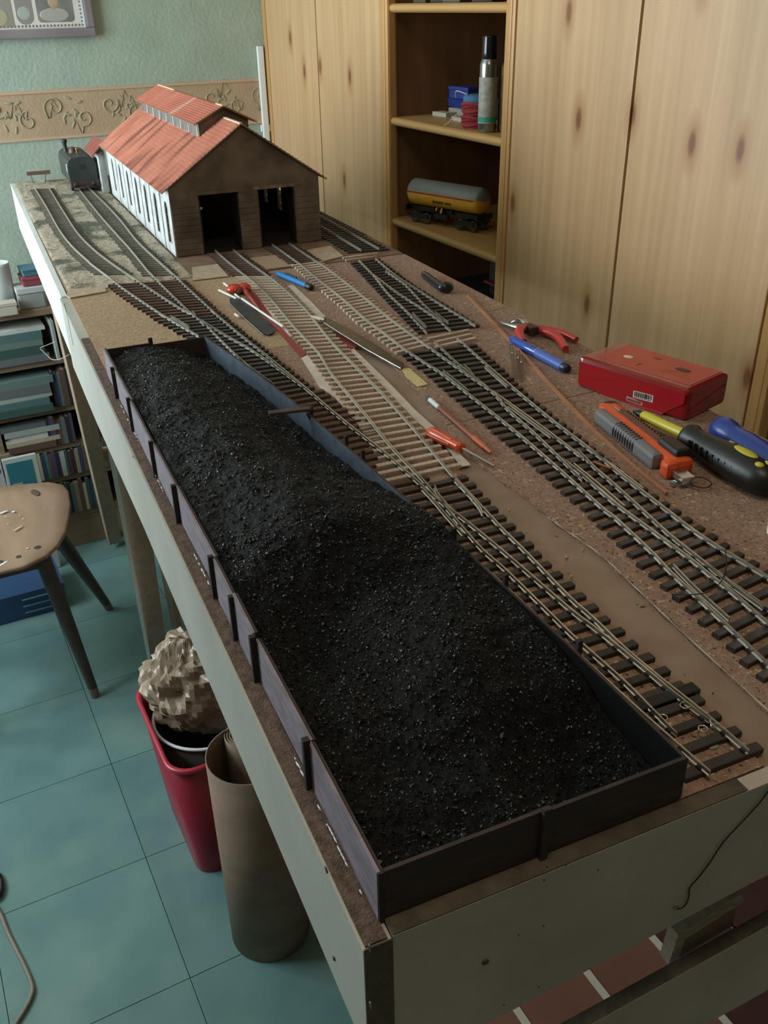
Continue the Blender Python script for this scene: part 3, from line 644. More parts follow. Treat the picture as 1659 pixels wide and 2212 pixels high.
for i, (la, ra, v_) in enumerate(((.405, .470, .768), (.408, .466, .752), (.400, .462, .735))):
    sleepers(w3, [(la, .7), (la, .8)], [(ra, .7), (ra, .8)], 1, 'l', (v_ - .006, v_ + .002), (v_ - .006, v_ + .002))
# long crossover on the right
t3 = thing('crossover', 'long crossover of two joined turnouts with black sleepers along the right side', 'turnout', B(.36, .4), RZ)
Lp = [(877, 754), (915, 779), (957, 806), (1056, 883), (1125, 938.7), (1205, 1007.7), (1300, 1092.6), (1330, 1116), (1410, 1190.7), (1449, 1232), (1526, 1304), (1587, 1362), (1659, 1430), (1720, 1492)]
Rp = [(987, 726.5), (1051, 785), (1112, 838), (1178, 893), (1231, 934), (1300, 986.5), (1344, 1024), (1421, 1083), (1490, 1136), (1546, 1174), (1601, 1207), (1659, 1243), (1740, 1296)]
LQ = sorted(U(Lp), key=lambda q: q[1]); RQ = sorted(U(Rp), key=lambda q: q[1])
LE5 = [(.3320, .7192)] if False else sorted([(.3493, .7192), (.3469, .6551), (.3430, .60), (.3400, .52), (.3360, .4812), (.3320, .40), (.3240, .2916), (.3200, .2635), (.3150, .2178), (.3120, .1986), (.3080, .1497), (.3031, .0996), (.3000, .0662), (.296, .02)], key=lambda q: q[1])
RE5 = sorted([(.4502, .7055), (.436, .62), (.4230, .55), (.4150, .49), (.4085, .42), (.4030, .3669), (.3980, .31), (.3960, .2478), (.3960, .1766), (.398, .12), (.402, .06), (.404, 0.02)], key=lambda q: q[1])
sleepers(t3, LE5, RE5, 45, 'd', (.028, .045), (.722, .712))
q3 = [rail(t3, Lp), rail(t3, Rp),
      rail(t3, [(923, 744.5), (979, 785), (1045, 830), (1072, 848.5), (1125, 886), (1165, 915), (1218, 954.6), (1262, 988)], 'closure_rail', taper=1),
      rail(t3, [(938, 734.5), (979, 774), (1006, 797), (1050, 832), (1072, 852), (1099, 884), (1152, 931), (1205, 982), (1258, 1034)], 'closure_rail', taper=1),
      rail(t3, [(1248, 968), (1283, 1005), (1319, 1036), (1377, 1088), (1441, 1146.5), (1490, 1186), (1560, 1240.5), (1620, 1283), (1659, 1310), (1730, 1362)], 'closure_rail', taper=0),
      rail(t3, [(1215, 988), (1255, 1019), (1324, 1080), (1407, 1141), (1490, 1202), (1530, 1235), (1573, 1268), (1654, 1337), (1720, 1395)], 'closure_rail', taper=0)]
rail(t3, [(957, 798), (985, 820), (1013, 843)], 'check_rail'); rail(t3, [(1003, 787), (1014, 797), (1024, 811)], 'check_rail')
rail(t3, [(1048, 789), (1070, 809), (1096, 832)], 'check_rail'); rail(t3, [(1455, 1218), (1500, 1264), (1545, 1305), (1577, 1334)], 'check_rail')
rail(t3, [(1098, 872), (1140, 903), (1190, 940)], 'wing_rail'); rail(t3, [(1240, 1000), (1300, 1049), (1350, 1092)], 'wing_rail')
rail(t3, [(1537, 1224), (1590, 1266), (1650, 1310)], 'wing_rail'); rail(t3, [(1266, 962), (1330, 1008), (1390, 1054)], 'wing_rail')
chair_clips(t3, q3, [(.036, .718, 45)])
put('rail_joiner', MB().bbox(B(*uv(1300, 1010, .004), .0060), (.003, .020, .002), Matrix.Rotation(TH + .35, 3, 'Z'), .2), flat('copper', 'B07A4E', .3, .9), t3, label='copper strip')
# loose turnout at the back
t4 = thing('turnout', 'small black-sleepered turnout lying loose at the back right of the cork', 'turnout', B(.45, .95), RZ)
LE6 = sorted([(.4632, 1.1757), (.4035, .7893)], key=lambda q: q[1]); RE6 = sorted([(.5176, 1.1828), (.500, 1.0), (.4928, .7772)], key=lambda q: q[1])
sleepers(t4, LE6, RE6, 25, 'd', (.793, .783), (1.172, 1.176), jit=.0003)
q4 = [rail(t4, [(774.7, 561), (807.5, 594), (836.5, 630.7), (875, 667), (904, 698), (922, 716.5)]),
      rail(t4, [(803.7, 590), (855.7, 628.7), (904, 659.6), (933, 679), (955, 695), (974, 712.6)], 'closure_rail'),
      rail(t4, [(832.6, 584), (875, 613), (913.6, 653.8), (944.5, 682.7), (967, 707)], 'closure_rail'),
      rail(t4, [(811, 557), (855.7, 594), (904, 624.9), (952, 655.7), (990.8, 678.9), (1026.5, 701)])]
rail(t4, [(891, 674), (904, 687), (921, 704)], 'check_rail'); rail(t4, [(940, 672), (955, 685), (969, 694)], 'wing_rail')
chair_clips(t4, q4, [(.793, 1.172, 25)])
f5 = thing('track', 'dark weathered track at the right of the shed running back along the wardrobe', 'track', B(.52, 1.6), RZ)
sleepers(f5, [(.486, 1.2367), (.500, 2.0)], [(.560, 1.2239), (.5700, 2.0)], 44, 'd', (1.250, 1.236), (1.98, 1.97))
rail(f5, [(.508, 1.236), (.515, 1.6), (.520, 2.0)], m=rust); rail(f5, [(.540, 1.230), (.547, 1.6), (.552, 2.0)], m=rust)
for i, v_ in enumerate((1.196, 1.214)):
    t = thing('wooden_strip', ('pale wooden strip lying across the end of the loose turnout', 'pale wooden strip lying across the board joint by the dark right-hand track')[i], 'strip', B(.49, v_), RZ)
    put('strip', MB().bbox(B(.497 - .006 * (1 - i), v_, .0022), (.058 + .008 * i, .0045, .0036), Matrix.Rotation(TH + .02, 3, 'Z'), .15), sleeper_l, t)
# buffer stop
bs_ = thing('buffer_stop', 'small grey buffer stop at the end of the curved track by the wall', 'buffer stop', B(.065, 2.25), RZ)
mb = MB()
for s_ in (-1, 1):
    mb.bar(B(.065 + s_ * .014, 2.285, .004), B(.065 + s_ * .018, 2.262, .030), .003, .003); mb.bar(B(.065 + s_ * .018, 2.262, .004), B(.065 + s_ * .018, 2.262, .030), .003, .003)
put('frame', mb, rust, bs_); put('buffer_beam', MB().bbox(B(.066, 2.260, .0305), (.056, .006, .0085), Matrix.Rotation(TH, 3, 'Z'), .15), flat('buffer_brown', '6B5049', .6), bs_)
put('cross_bar', MB().bbox(B(.066, 2.285, .007), (.032, .004, .004), Matrix.Rotation(TH, 3, 'Z'), .1), flat('pale_bar', 'B8C4BC', .6), bs_)
# ------------------------------------------------------------ printed templates and cards
def card(name, label, cat, pts, m, z0=.0002, z1=.0010, grp=None):
    q = [uv(a, b_) if abs(a) > 3 else (a, b_) for a, b_ in pts]
    c = B(sum(a for a, b_ in q) / len(q), sum(b_ for a, b_ in q) / len(q), z0)
    mb = MB(); mb.prism([B(a, b_) for a, b_ in q], ZB + z0, ZB + z1)
    t = thing(name, label, cat, c, RZ, grp); put('sheet', mb, m, t); return t
white_c = flat('white_card', 'CFC4B8', .7, col2='BDB1A4', scale=60); red_c = flat('red_card', '8C3535', .5)
card('paper_template', 'dark red printed card strip under the left edge of the pale-sleepered track', 'card', [(531, 622), (541, 619), (590, 690), (635, 740), (662, 767), (651, 774), (610, 728), (575, 690)], red_c, .0011, .0016)
card('paper_template', 'white scalloped card edge showing left of the pale sleepers, nearer part', 'card', [(651, 774), (664, 768), (700, 812), (727, 845), (745, 868), (779, 905), (803, 925), (830, 950), (880, 1005), (870, 1000), (795, 945), (745, 885), (720, 858), (690, 838)], white_c)
card('paper_template', 'white card edge left of the pale sleepers beside the red card', 'card', [(545, 628), (553, 626), (590, 668), (631, 728), (622, 730), (580, 682)], white_c)
card('paper_template', 'wide white card strip right of the pale sleepers ending by the orange screwdriver', 'card', [(755, 757), (765, 755), (840, 828), (900, 890), (935, 921), (1017, 1006), (995, 1010), (960, 962), (900, 912), (845, 855), (790, 795)], white_c)
card('paper_template', 'white printed card patch right of the pale sleepers near the blue pen', 'card', [(622, 618), (634, 617), (672, 652), (700, 682), (712, 692), (688, 690), (655, 655)], white_c)
card('paper_template', 'red card corner showing between pale sleepers and the steel file', 'card', [(722, 716), (738, 715), (775, 745), (765, 755), (745, 750)], red_c)
card('ply_offcut', 'pale square card pad at the board joint in front of the shed corner', 'card', [(415, 580), (470, 573), (494, 599), (417, 608)], flat('pale_pad', 'B3A18A', .7, col2='A18F78', scale=80), .0003, .0022)
card('ply_offcut', 'pale card pad at the left edge of the board joint', 'card', [(143, 641), (150, 627), (227, 622), (230, 632), (152, 646)], flat('pale_pad', 'B3A18A', .7), .0003, .0022)
card('ply_offcut', 'pale card pad right of the shed doors beside the dark track', 'card', [(663, 543), (714, 533), (742, 556), (690, 569)], flat('pale_pad', 'B3A18A', .7), .0006, .0025)
card('ply_offcut', 'brown card pad between the two shed door tracks', 'card', [(540, 560), (602, 552), (640, 576), (578, 584)], flat('tan_pad', '9D846C', .7), .0006, .0022)
card('tape_piece', 'short piece of cream masking tape near the tip of the file', 'tape', [(867, 798), (884, 797), (925, 832), (903, 837), (878, 816)], flat('masking_tape', 'C9BB84', .7, col2='BBAC74', scale=200), .0027 - .0024, .0012)
card('tape_piece', 'thin curled sliver of cream tape beside the file', 'tape', [(843, 769), (848, 769), (868, 788), (862, 787)], flat('masking_tape', 'C9BB84', .7), .0002, .0012)
# ------------------------------------------------------------ coal bin
cb = thing('coal_bin', 'long dark timber coal bin with posts along the near left edge of the board', 'coal bin', B(.09, .4), RZ)
def wall_strip(name, pts, h0, h1, th, m, nrm=1, lab_=None):
    q = pts; mb = MB(); n = len(q); vs = []
    for i, (a, b_) in enumerate(q):
        a0 = q[max(i - 1, 0)]; a1 = q[min(i + 1, n - 1)]; dx, dy = a1[0] - a0[0], a1[1] - a0[1]; L = math.hypot(dx, dy); nx, ny = dy / L * th, -dx / L * th
        hh = h1 if not callable(h1) else h1(b_)
        vs += [B(a, b_, h0), B(a + nx, b_ + ny, h0), B(a + nx, b_ + ny, hh), B(a, b_, hh)]
    fs = [(i * 4 + k, i * 4 + (k + 1) % 4, (i + 1) * 4 + (k + 1) % 4, (i + 1) * 4 + k) for i in range(n - 1) for k in range(4)] + [(3, 2, 1, 0), tuple((n - 1) * 4 + k for k in range(4))]
    mb.add(vs, fs); return put(name, mb, m, cb, label=lab_)
VE = .822
pv = [0, .0955, .1978, .2476, .3041, .4288, .5253, .6426, .7425, VE]
# left wall: planks between posts, each panel its own board; outside pale with glue, two courses
for i, (a, b_) in enumerate(zip(pv, pv[1:])):
    hh = .0345 if b_ < .21 else .0355 + (.0035 if b_ < .26 else 0) - (.001 if b_ > .5 else 0)
    du = .0012 * math.sin(i * 1.9)
    wall_strip('side_board', [(.0030 + du, a + .0004), (.0030 + du * .5, b_ - .0004)], .0003, hh, .0018, binpale)
    wall_strip('side_liner', [(.0052 + du, a + .0004), (.0052 + du * .5, b_ - .0004)], .0003, hh - .0004, .0014, binwood)
for v_ in (.0955, .1978, .2476, .3041, .4288, .5253, .6426, .7425):
    put('post', MB().bbox(B(.0016, v_, .0185), (.0042, .0040, .0372), Matrix.Rotation(TH, 3, 'Z'), .1), postm, cb)
put('corner_post', MB().bbox(B(.0048, .0006, .0172), (.0030, .0030, .0345), Matrix.Rotation(TH, 3, 'Z'), .1), postm, cb)
wall_strip('end_board', [(.0062, .0002), (.0955, .0002)], .0003, .0335, -.0022, binwood); wall_strip('end_board', [(.0960, .0002), (.1850, .0002)], .0003, .0320, -.0022, binwood)
put('post', MB().bbox(B(.0950, -.0016, .0185), (.0045, .0030, .0375), Matrix.Rotation(TH, 3, 'Z'), .1), binwood, cb)
RW = smooth([(.1850, .0012), (.1840, .10), (.1806, .19), (.1760, .29), (.1705, .373), (.1630, .49), (.1542, .60), (.1420, .71), (.1262, VE)], 4)
wall_strip('side_board', RW[:13], .0003, .030, .0020, binwood); wall_strip('side_board', RW[12:], .0003, .030, .0020, binwood)
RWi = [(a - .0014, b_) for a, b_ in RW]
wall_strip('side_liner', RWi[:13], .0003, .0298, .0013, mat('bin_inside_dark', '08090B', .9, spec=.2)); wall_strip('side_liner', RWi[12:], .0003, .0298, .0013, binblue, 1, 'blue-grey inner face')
wall_strip('end_board', [(.0060, VE), (.045, VE), (.060, VE)], .0003, lambda v: .0325, .0020, binwood); wall_strip('end_board', [(.0605, VE), (.1262, VE)], .0003, .030, .0020, binwood)
put('post', MB().bbox(B(.0600, VE + .001, .0190), (.0050, .0030, .038), Matrix.Rotation(TH, 3, 'Z'), .1), postm, cb)
for v_ in (.105, .19, .262, .42, .455, .535):
    u_ = interp([(a, b_) for a, b_ in RW], v_); put('post', MB().bbox(B(u_ + .0035, v_, .0190), (.0034, .0034, .038), Matrix.Rotation(TH, 3, 'Z'), .1), postm, cb)
p0 = at(580, 893, ZB + .036); p1 = at(672, 882, ZB + .036)
t = thing('wooden_plank', 'short weathered plank resting across the right bin wall onto the coal', 'plank', p0, 0)
put('plank', MB().bar(p0, p1, .0085, .0028, e=.15), mat('weathered_plank', '4E403B', .8, 0, '3C312D', 60, .4, 400), t)
t = thing('wooden_rod', 'thin dark rod leaning from the plank end down against the bin wall', 'rod', p1, 0)
put('rod', MB().tube([at(664, 893, ZB + .034), at(684, 925, ZB + .018), at(694, 938, ZB + .010)], .0016, 8), postm, t)
gd = MB()
for k in range(70):
    v_ = random.choice((.02, .035, .06, .075, .11, .33, .345, .36, .50, .52, .62, .66, .70)) + random.uniform(-.012, .012); v_ = max(.004, v_)
    gd.ell(B(.0008, v_, .0018 + random.uniform(0, .002)), (.0005, random.uniform(.0008, .0035), .0007), Matrix.Rotation(TH, 3, 'Z'), 6, 4)
put('glue_flecks', gd, flat('white_glue', 'D8D6DC', .3), cb, 'stuff')
# coal heap
def rwall(v): return interp(RWi, v)
def coal_h(u, v):
    W_ = rwall(v); x = u / W_
    s = lambda a, b_, t: max(0, min(1, (t - a) / (b_ - a))) ** 2 * (3 - 2 * max(0, min(1, (t - a) / (b_ - a))))
    far = s(.215, .30, v)
    # far heap leans on the left wall with its crest near x=.35 and slides to the right wall
    hf = .030 + .014 * math.exp(-((x - .38) / .26) ** 2) - .020 * s(.62, 1.0, x) + .010 * math.exp(-((v - .33) / .08) ** 2) * math.exp(-((x - .55) / .2) ** 2)
    # right-hand heap spilling over the right wall around v .2-.4
    hr = .028 * math.exp(-((x - .98) / .30) ** 2) * math.exp(-((v - .27) / .12) ** 2) + .009 * s(.75, 1, x) * s(.30, .16, v)
    hn = .017 + .016 * math.exp(-((x - .62) / .24) ** 2) * math.exp(-((v - .14) / .09) ** 2) + .010 * s(.35, .0, x) - .0 * v
    pit = math.exp(-((x - .86) / .30) ** 2) * math.exp(-((v - .035) / .050) ** 2)
    hf *= 1 - .30 * s(.66, .80, v)
    h = far * hf + (1 - far) * hn + hr * (.5 + .5 * far) - .020 * pit * (1 - far)
    h -= .006 * math.exp(-((x - .74) / .07) ** 2) * s(.30, .42, v) * s(.60, .48, v)     # gully
    h -= .010 * math.exp(-((x - .25) / .30) ** 2) * math.exp(-((v - .185) / .035) ** 2)
    h = max(h, .004)
    n = .0030 * noise.noise(Vector((u * 38, v * 38, 1))) + .0016 * noise.noise(Vector((u * 110, v * 110, 4))) + .0010 * noise.noise(Vector((u * 330, v * 330, 9)))
    h += n
    if x < .06: h = lerp(min(h, .030), h, x / .06)
    return h
nu_, nv_ = 150, 620; mb = MB(); vs = []
for j in range(nv_ + 1):
    v_ = lerp(.0032, VE - .002, j / nv_); W_ = rwall(v_) - .0006
    for i in range(nu_ + 1):
        u_ = lerp(.0076, W_, i / nu_); vs.append(B(u_, v_, coal_h(u_, v_)))
mb.add(vs, [(j * (nu_ + 1) + i, j * (nu_ + 1) + i + 1, (j + 1) * (nu_ + 1) + i + 1, (j + 1) * (nu_ + 1) + i) for j in range(nv_) for i in range(nu_)], False)
ch = thing('coal_heap', 'glossy black crushed coal heaped inside the long timber bin', 'coal', B(.09, .4, .004), RZ)
put('coal_bed', mb, coal, ch, 'stuff')
lm = MB()
for k in range(14000):
    v_ = random.uniform(.008, VE - .008) if k % 3 else random.uniform(.008, .32); W_ = rwall(v_) - .003; u_ = random.uniform(.009, W_)
    r = .0006 + .0011 * random.random() ** 3 + (.0016 * random.random() ** 2 if random.random() < .02 else 0)
    c = B(u_, v_, coal_h(u_, v_) + r * .25)
    a = random.uniform(0, 6.28); R = Matrix.Rotation(a, 3, 'Z') @ Matrix.Rotation(random.uniform(0, 3), 3, 'X')
    vs = [R @ Vector((x_ * r * random.uniform(.6, 1.3), y_ * r * random.uniform(.6, 1.2), z_ * r * random.uniform(.4, 1))) + c for x_, y_, z_ in ((1, 0, 0), (-1, 0, 0), (0, 1, 0), (0, -1, 0), (0, 0, 1), (0, 0, -1))]
    lm.add(vs, [(0, 2, 4), (2, 1, 4), (1, 3, 4), (3, 0, 4), (2, 0, 5), (1, 2, 5), (3, 1, 5), (0, 3, 5)])
put('coal_lumps', lm, coalc, ch, 'stuff')
# ------------------------------------------------------------ engine shed
SH = B(.208, 1.3625, .0004)
sh = thing('engine_shed', 'two-road model engine shed with red tiled roof and tall arched side windows', 'model building', SH, RZ)
def D(x_, y_, z_): return SH + UX * x_ + VX * y_ + Vector((0, 0, z_))
SW, SL_, WH, RH = .272, .690, .1165, .2080
XM = SW / 2
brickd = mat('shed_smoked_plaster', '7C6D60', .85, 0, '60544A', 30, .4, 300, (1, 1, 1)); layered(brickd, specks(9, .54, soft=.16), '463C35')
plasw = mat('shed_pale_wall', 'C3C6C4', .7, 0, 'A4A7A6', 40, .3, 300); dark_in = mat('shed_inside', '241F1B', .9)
# front wall: piers, lintel and gable as separate raised pieces on one cut-out sheet
out = [(0, 0), (0, WH), (XM, RH), (SW, WH), (SW, 0), (.2255, 0), (.2255, .1010), (.1570, .1010), (.1570, 0), (.1215, 0), (.1215, .1005), (.0500, .1005), (.0500, 0)]
put('front_wall', MB().plate([D(a, 0, b_) for a, b_ in out], VX * .0045), brickd, sh)
for a, b_ in ((.0008, .0480), (.1235, .1550), (.2275, .2712)):
    mb = MB()
    n_ = 9
    for k in range(n_): mb.bbox(D((a + b_) / 2, -.0008, .0008 + .0102 * k + .0051), (b_ - a, .0020, .0097), Matrix.Rotation(TH, 3, 'Z'), .25)
    put('stone_pier', mb, brickd, sh, 'stuff')
put('lintel', MB().bbox(D(.086, -.0008, .1035), (.082, .0026, .0055), Matrix.Rotation(TH, 3, 'Z'), .1), brickd, sh)
put('lintel', MB().bbox(D(.191, -.0008, .1040), (.082, .0026, .0055), Matrix.Rotation(TH, 3, 'Z'), .1), mat('lintel_pale', '8A7A66', .8, 0, '5A4C3F', 60), sh, label='paler lintel over the right door')
put('rear_wall', MB().plate([D(a, SL_, b_) for a, b_ in ((0, 0), (0, WH), (XM, RH), (SW, WH), (SW, 0))], VX * -.0045), brickd, sh)
nW = 7; w0 = [.037 + .0955 * k for k in range(nW)]; ww = .0125; wb_, wt = .018, .088
comb = [(0.0048, WH), (0.0048, wb_)]
for c_ in w0:
    comb += [(c_ - ww, wb_), (c_ - ww, wt - .008), (c_ - ww * .75, wt - .002), (c_ - ww * .35, wt + .001), (c_ + ww * .35, wt + .001), (c_ + ww * .75, wt - .002), (c_ + ww, wt - .008), (c_ + ww, wb_)]
comb += [(SL_ - .005, wb_), (SL_ - .005, WH)]
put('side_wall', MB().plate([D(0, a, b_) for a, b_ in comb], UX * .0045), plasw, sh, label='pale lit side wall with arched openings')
put('side_wall', MB().plate([D(SW, a, b_) for a, b_ in comb], UX * -.0045), brickd, sh)
put('wall_base', MB().plate([D(SW, .0048, 0), D(SW, SL_ - .005, 0), D(SW, SL_ - .005, wb_ - .0001), D(SW, .0048, wb_ - .0001)], UX * -.0045), brickd, sh)
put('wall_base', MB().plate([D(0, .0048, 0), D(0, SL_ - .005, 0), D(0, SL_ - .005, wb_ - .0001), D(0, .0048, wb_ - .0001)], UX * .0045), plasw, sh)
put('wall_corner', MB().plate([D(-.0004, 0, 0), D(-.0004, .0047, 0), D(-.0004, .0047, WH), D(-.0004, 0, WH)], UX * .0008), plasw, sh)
fm = flat('window_iron', '5A5048', .7); pm = flat('shed_glass_dark', '2A2C2C', .15)
for c_ in w0:
    mb = MB(); 
    for s_ in (-1, 1): mb.plate([D(.0012, c_ + s_ * ww, wb_), D(.0012, c_ + s_ * (ww - .0012), wb_), D(.0012, c_ + s_ * (ww - .0012), wt - .008), D(.0012, c_ + s_ * ww, wt - .008)], UX * .0012)
    mb.plate([D(.0012, c_ - .0005, wb_), D(.0012, c_ + .0005, wb_), D(.0012, c_ + .0005, wt), D(.0012, c_ - .0005, wt)], UX * .0010)
    for z_ in (.034, .050, .066, .080): mb.plate([D(.0012, c_ - ww, z_), D(.0012, c_ + ww, z_), D(.0012, c_ + ww, z_ + .0008), D(.0012, c_ - ww, z_ + .0008)], UX * .0010)
    f_ = put('window_frame', mb, fm, sh)
    put('pane', MB().plate([D(.0030, c_ - ww, wb_), D(.0030, c_ + ww, wb_), D(.0030, c_ + ww, wt), D(.0030, c_ - ww, wt)], UX * .0006), pm, f_)
    put('window_surround', MB().tube([D(-.0002, c_ + a, z_) for a, z_ in ((-ww - .001, wb_), (-ww - .001, wt - .008), (-ww * .75 - .001, wt - .0015), (-ww * .3, wt + .0022), (ww * .3, wt + .0022), (ww * .75 + .001, wt - .0015), (ww + .001, wt - .008), (ww + .001, wb_))], .0010, 5), flat('white_surround', 'D6D8D6', .6), sh)
    put('pilaster', MB().bbox(D(-.0008, c_ + .0477, .055), (.0018, .008, .11), Matrix.Rotation(TH, 3, 'Z'), .1), plasw, sh) if c_ < .6 else None
# roof
tile = mat('clay_tile', 'C5816A', .8, 0, 'B8735C', 22, .2, 300, (1, 1, 1)); layered(tile, specks(9, .53, (.5, 3.0, 1), soft=.14), '85503F'); 
tilep = mat('clay_tile_upper', 'C47E68', .8, 0, 'B8705A', 22, .2, 300); layered(tilep, specks(8, .60, (.4, 2.6, 1), soft=.06), 'C9A090')
def roof(name, x0, z0, x1, z1, ya, yb, m, courses, pitch=.0062, parent=sh, lift=.0012):
    """pantile slope from eave (x0,z0) to ridge (x1,z1) between ya..yb"""
    e_ = D(x0, 0, z0) - D(0, 0, 0); r_ = D(x1, 0, z1) - D(0, 0, 0); sl = r_ - e_; Ls = sl.length; s_ = sl / Ls
    nrm = VX.cross(s_); nrm = nrm if nrm.z > 0 else -nrm
    nc = max(2, int((yb - ya) / pitch)); seg = 4; mb = MB(); vs = []; cols = nc * seg + 1; rows = []
    for c_ in range(courses):
        rows += [(c_ / courses, .0013), ((c_ + 1) / courses - .0005, .0002)]
    for t_, hh in rows:
        for k in range(cols):
            y_ = lerp(ya, yb, k / (cols - 1)); ph = (k % seg) / seg * 2 * math.pi
            vs.append(D(0, y_, 0) + e_ + s_ * (Ls * t_) + nrm * (lift + hh + .0009 * max(0, math.sin(ph)) - .0003))
    fs = [(j * cols + k, j * cols + k + 1, (j + 1) * cols + k + 1, (j + 1) * cols + k) for j in range(len(rows) - 1) for k in range(cols - 1)]
    mb.add(vs, fs); put(name, mb, m, parent, 'stuff')
    base = [D(0, ya, 0) + e_, D(0, ya, 0) + e_ + sl, D(0, yb, 0) + e_ + sl, D(0, yb, 0) + e_]
    put('roof_board', MB().plate(base, nrm * lift), mat('roof_board_edge', '8F7A5C', .8), parent)
sl_ = (RH - WH) / XM
roof('roof_tiles', -.013, WH - .013 * sl_ + .0012, XM, RH + .0012, -.006, SL_ + .006, tile, 22)
roof('roof_tiles', SW + .014, WH - .014 * sl_ + .0012, XM, RH + .0012, -.006, SL_ + .006, tile, 22)
put('ridge_cap', MB().bar(D(XM, -.006, RH + .0030), D(XM, .10, RH + .0030), .0050, .0022), flat('cream_ridge', 'C9BC98', .7), sh)
# smoke clerestory
CY0, CY1, CX0, CX1 = .112, .655, .090, .182; CH = .2065; CR = .2275
cl = [(CX0, RH - (XM - CX0) * sl_), (CX0, CH), (XM, CR), (CX1, CH), (CX1, RH - (CX1 - XM) * sl_)]
put('clerestory_end', MB().plate([D(a, CY0, b_) for a, b_ in cl + [(XM, RH + .001)]], VX * .003), brickd, sh)
put('clerestory_end', MB().plate([D(a, CY1 - .003, b_) for a, b_ in cl + [(XM, RH + .001)]], VX * .003), brickd, sh)
zb_ = RH - (XM - CX0) * sl_ + .003
put('clerestory_wall', MB().plate([D(CX0 + .0005, CY0, zb_ - .006), D(CX0 + .0005, CY1, zb_ - .006), D(CX0 + .0005, CY1, CH), D(CX0 + .0005, CY0, CH)], UX * .0015), flat('grey_louvre', '7E7A74', .7), sh)
put('clerestory_wall', MB().plate([D(CX1, CY0, zb_ - .006), D(CX1, CY1, zb_ - .006), D(CX1, CY1, CH), D(CX1, CY0, CH)], UX * -.0015), brickd, sh)
for k in range(8):
    ya = CY0 + .012 + k * .066; yb = ya + .050
    f_ = put('louvre_frame', MB().tube([D(CX0 - .0004, ya, zb_), D(CX0 - .0004, yb, zb_), D(CX0 - .0004, yb, CH - .002), D(CX0 - .0004, ya, CH - .002), D(CX0 - .0004, ya, zb_)], .0009, 4), flat('white_surround', 'D6D8D6', .6), sh)
    put('louvre_panel', MB().plate([D(CX0 - .0001, ya, zb_), D(CX0 - .0001, yb, zb_), D(CX0 - .0001, yb, CH - .002), D(CX0 - .0001, ya, CH - .002)], UX * .0006), flat('louvre_fill', '9A7A6C' if k % 3 else '6F6661', .7), f_)
roof('clerestory_tiles', CX0 - .010, CH - .0055, XM, CR + .0010, CY0 - .010, CY1 + .010, tilep, 11)
roof('clerestory_tiles', CX1 + .014, CH - .0075, XM, CR + .0010, CY0 - .010, CY1 + .010, tile, 11)
put('ridge_cap', MB().bar(D(XM, CY0 - .010, CR + .0030), D(XM, CY0 + .035, CR + .0030), .0045, .0020), flat('cream_ridge', 'C9BC98', .7), sh)
put('ridge_cap', MB().bar(D(XM, CY1 - .16, CR + .0030), D(XM, CY1 + .008, CR + .0030), .0045, .0020), flat('cream_ridge', 'C9BC98', .7), sh)
# inside: back windows glow from the real window; inner partition and doors folded in
put('inner_floor', MB().plate([D(.005, .005, .0002), D(SW - .005, .005, .0002), D(SW - .005, SL_ - .005, .0002), D(.005, SL_ - .005, .0002)], (0, 0, .0006)), dark_in, sh)
for x_ in (.052, .1195, .159, .2235):
    put('door_leaf', MB().plate([D(x_, .006, .002), D(x_, .040, .002), D(x_, .040, .098), D(x_, .006, .098)], UX * .0016), mat('door_leaf_dark', '2B211E', .8), sh)
put('door_lamp', MB().ell(D(.054, .0045, .078), (.0026, .0026, .0026)), flat('pale_lamp', 'A9B8B0', .3), sh)
# annex at the far left corner with its own red roof
an = thing('annex_building', 'small red-roofed lean-to by the far left corner of the engine shed', 'model building', B(.19, 2.12, 0), RZ)
put('walls', MB().plate([B(.192, 2.075, .001), B(.207, 2.075, .001), B(.207, 2.075, .094), B(.192, 2.075, .088)], VX * .10), plasw, an)
put('roof', MB().plate([B(.178, 2.062, .084), B(.2075, 2.062, .112), B(.2075, 2.20, .112), B(.178, 2.20, .084)], (0, 0, .003)), mat('clay_tile_far', '8E4A40', .8, 0, '7E4036', 60), an)
put('window', MB().plate([B(.1915, 2.10, .03), B(.1915, 2.14, .03), B(.1915, 2.14, .075), B(.1915, 2.10, .075)], UX * -.0006), pm, an)
# locomotive on the shed-side track
lc = thing('steam_locomotive', 'dark model tank locomotive seen from behind on the track beside the shed', 'model locomotive', B(.156, 2.20, .0078), RZ)
lo_b = mat('loco_green_black', '353C38', .5, 0, '2A302D', 30); RM = Matrix.Rotation(TH, 3, 'Z')
prof = [(-.032, .022), (-.033, .060), (-.030, .072), (-.022, .078), (0, .0805), (.022, .078), (.030, .072), (.033, .060), (.032, .022)]
put('body', MB().plate([B(.156 + a, 2.105, b_) for a, b_ in prof], VX * .19), lo_b, lc)
put('buffer_beam', MB().bbox(B(.156, 2.102, .020), (.066, .006, .014), RM, .1), flat('loco_beam', '4A3433', .6), lc)
for s_ in (-1, 1):
    put('buffer', MB().lathe([(.003, 0), (.003, .008), (.007, .009), (.006, .0105), (0, .011)], B(.156 + s_ * .021, 2.099, .021), -VX, 14), blackp, lc)
    put('hand_rail', MB().tube([B(.156 + s_ * .0345, 2.11, .035), B(.156 + s_ * .0355, 2.108, .05), B(.156 + s_ * .0345, 2.11, .066)], .0007, 6), steel, lc)
    put('step', MB().bbox(B(.156 + s_ * .029, 2.12, .010), (.006, .016, .010), RM, .1), blackp, lc)
for k in range(4):
    for s_ in (-1, 1): put('wheel', MB().lathe([(.0150, 0), (.0150, .002), (.0135, .003), (.0135, .005)], B(.156 + s_ * .0135, 2.135 + k * .042, .0235), UX * s_, 22), blackp, lc)
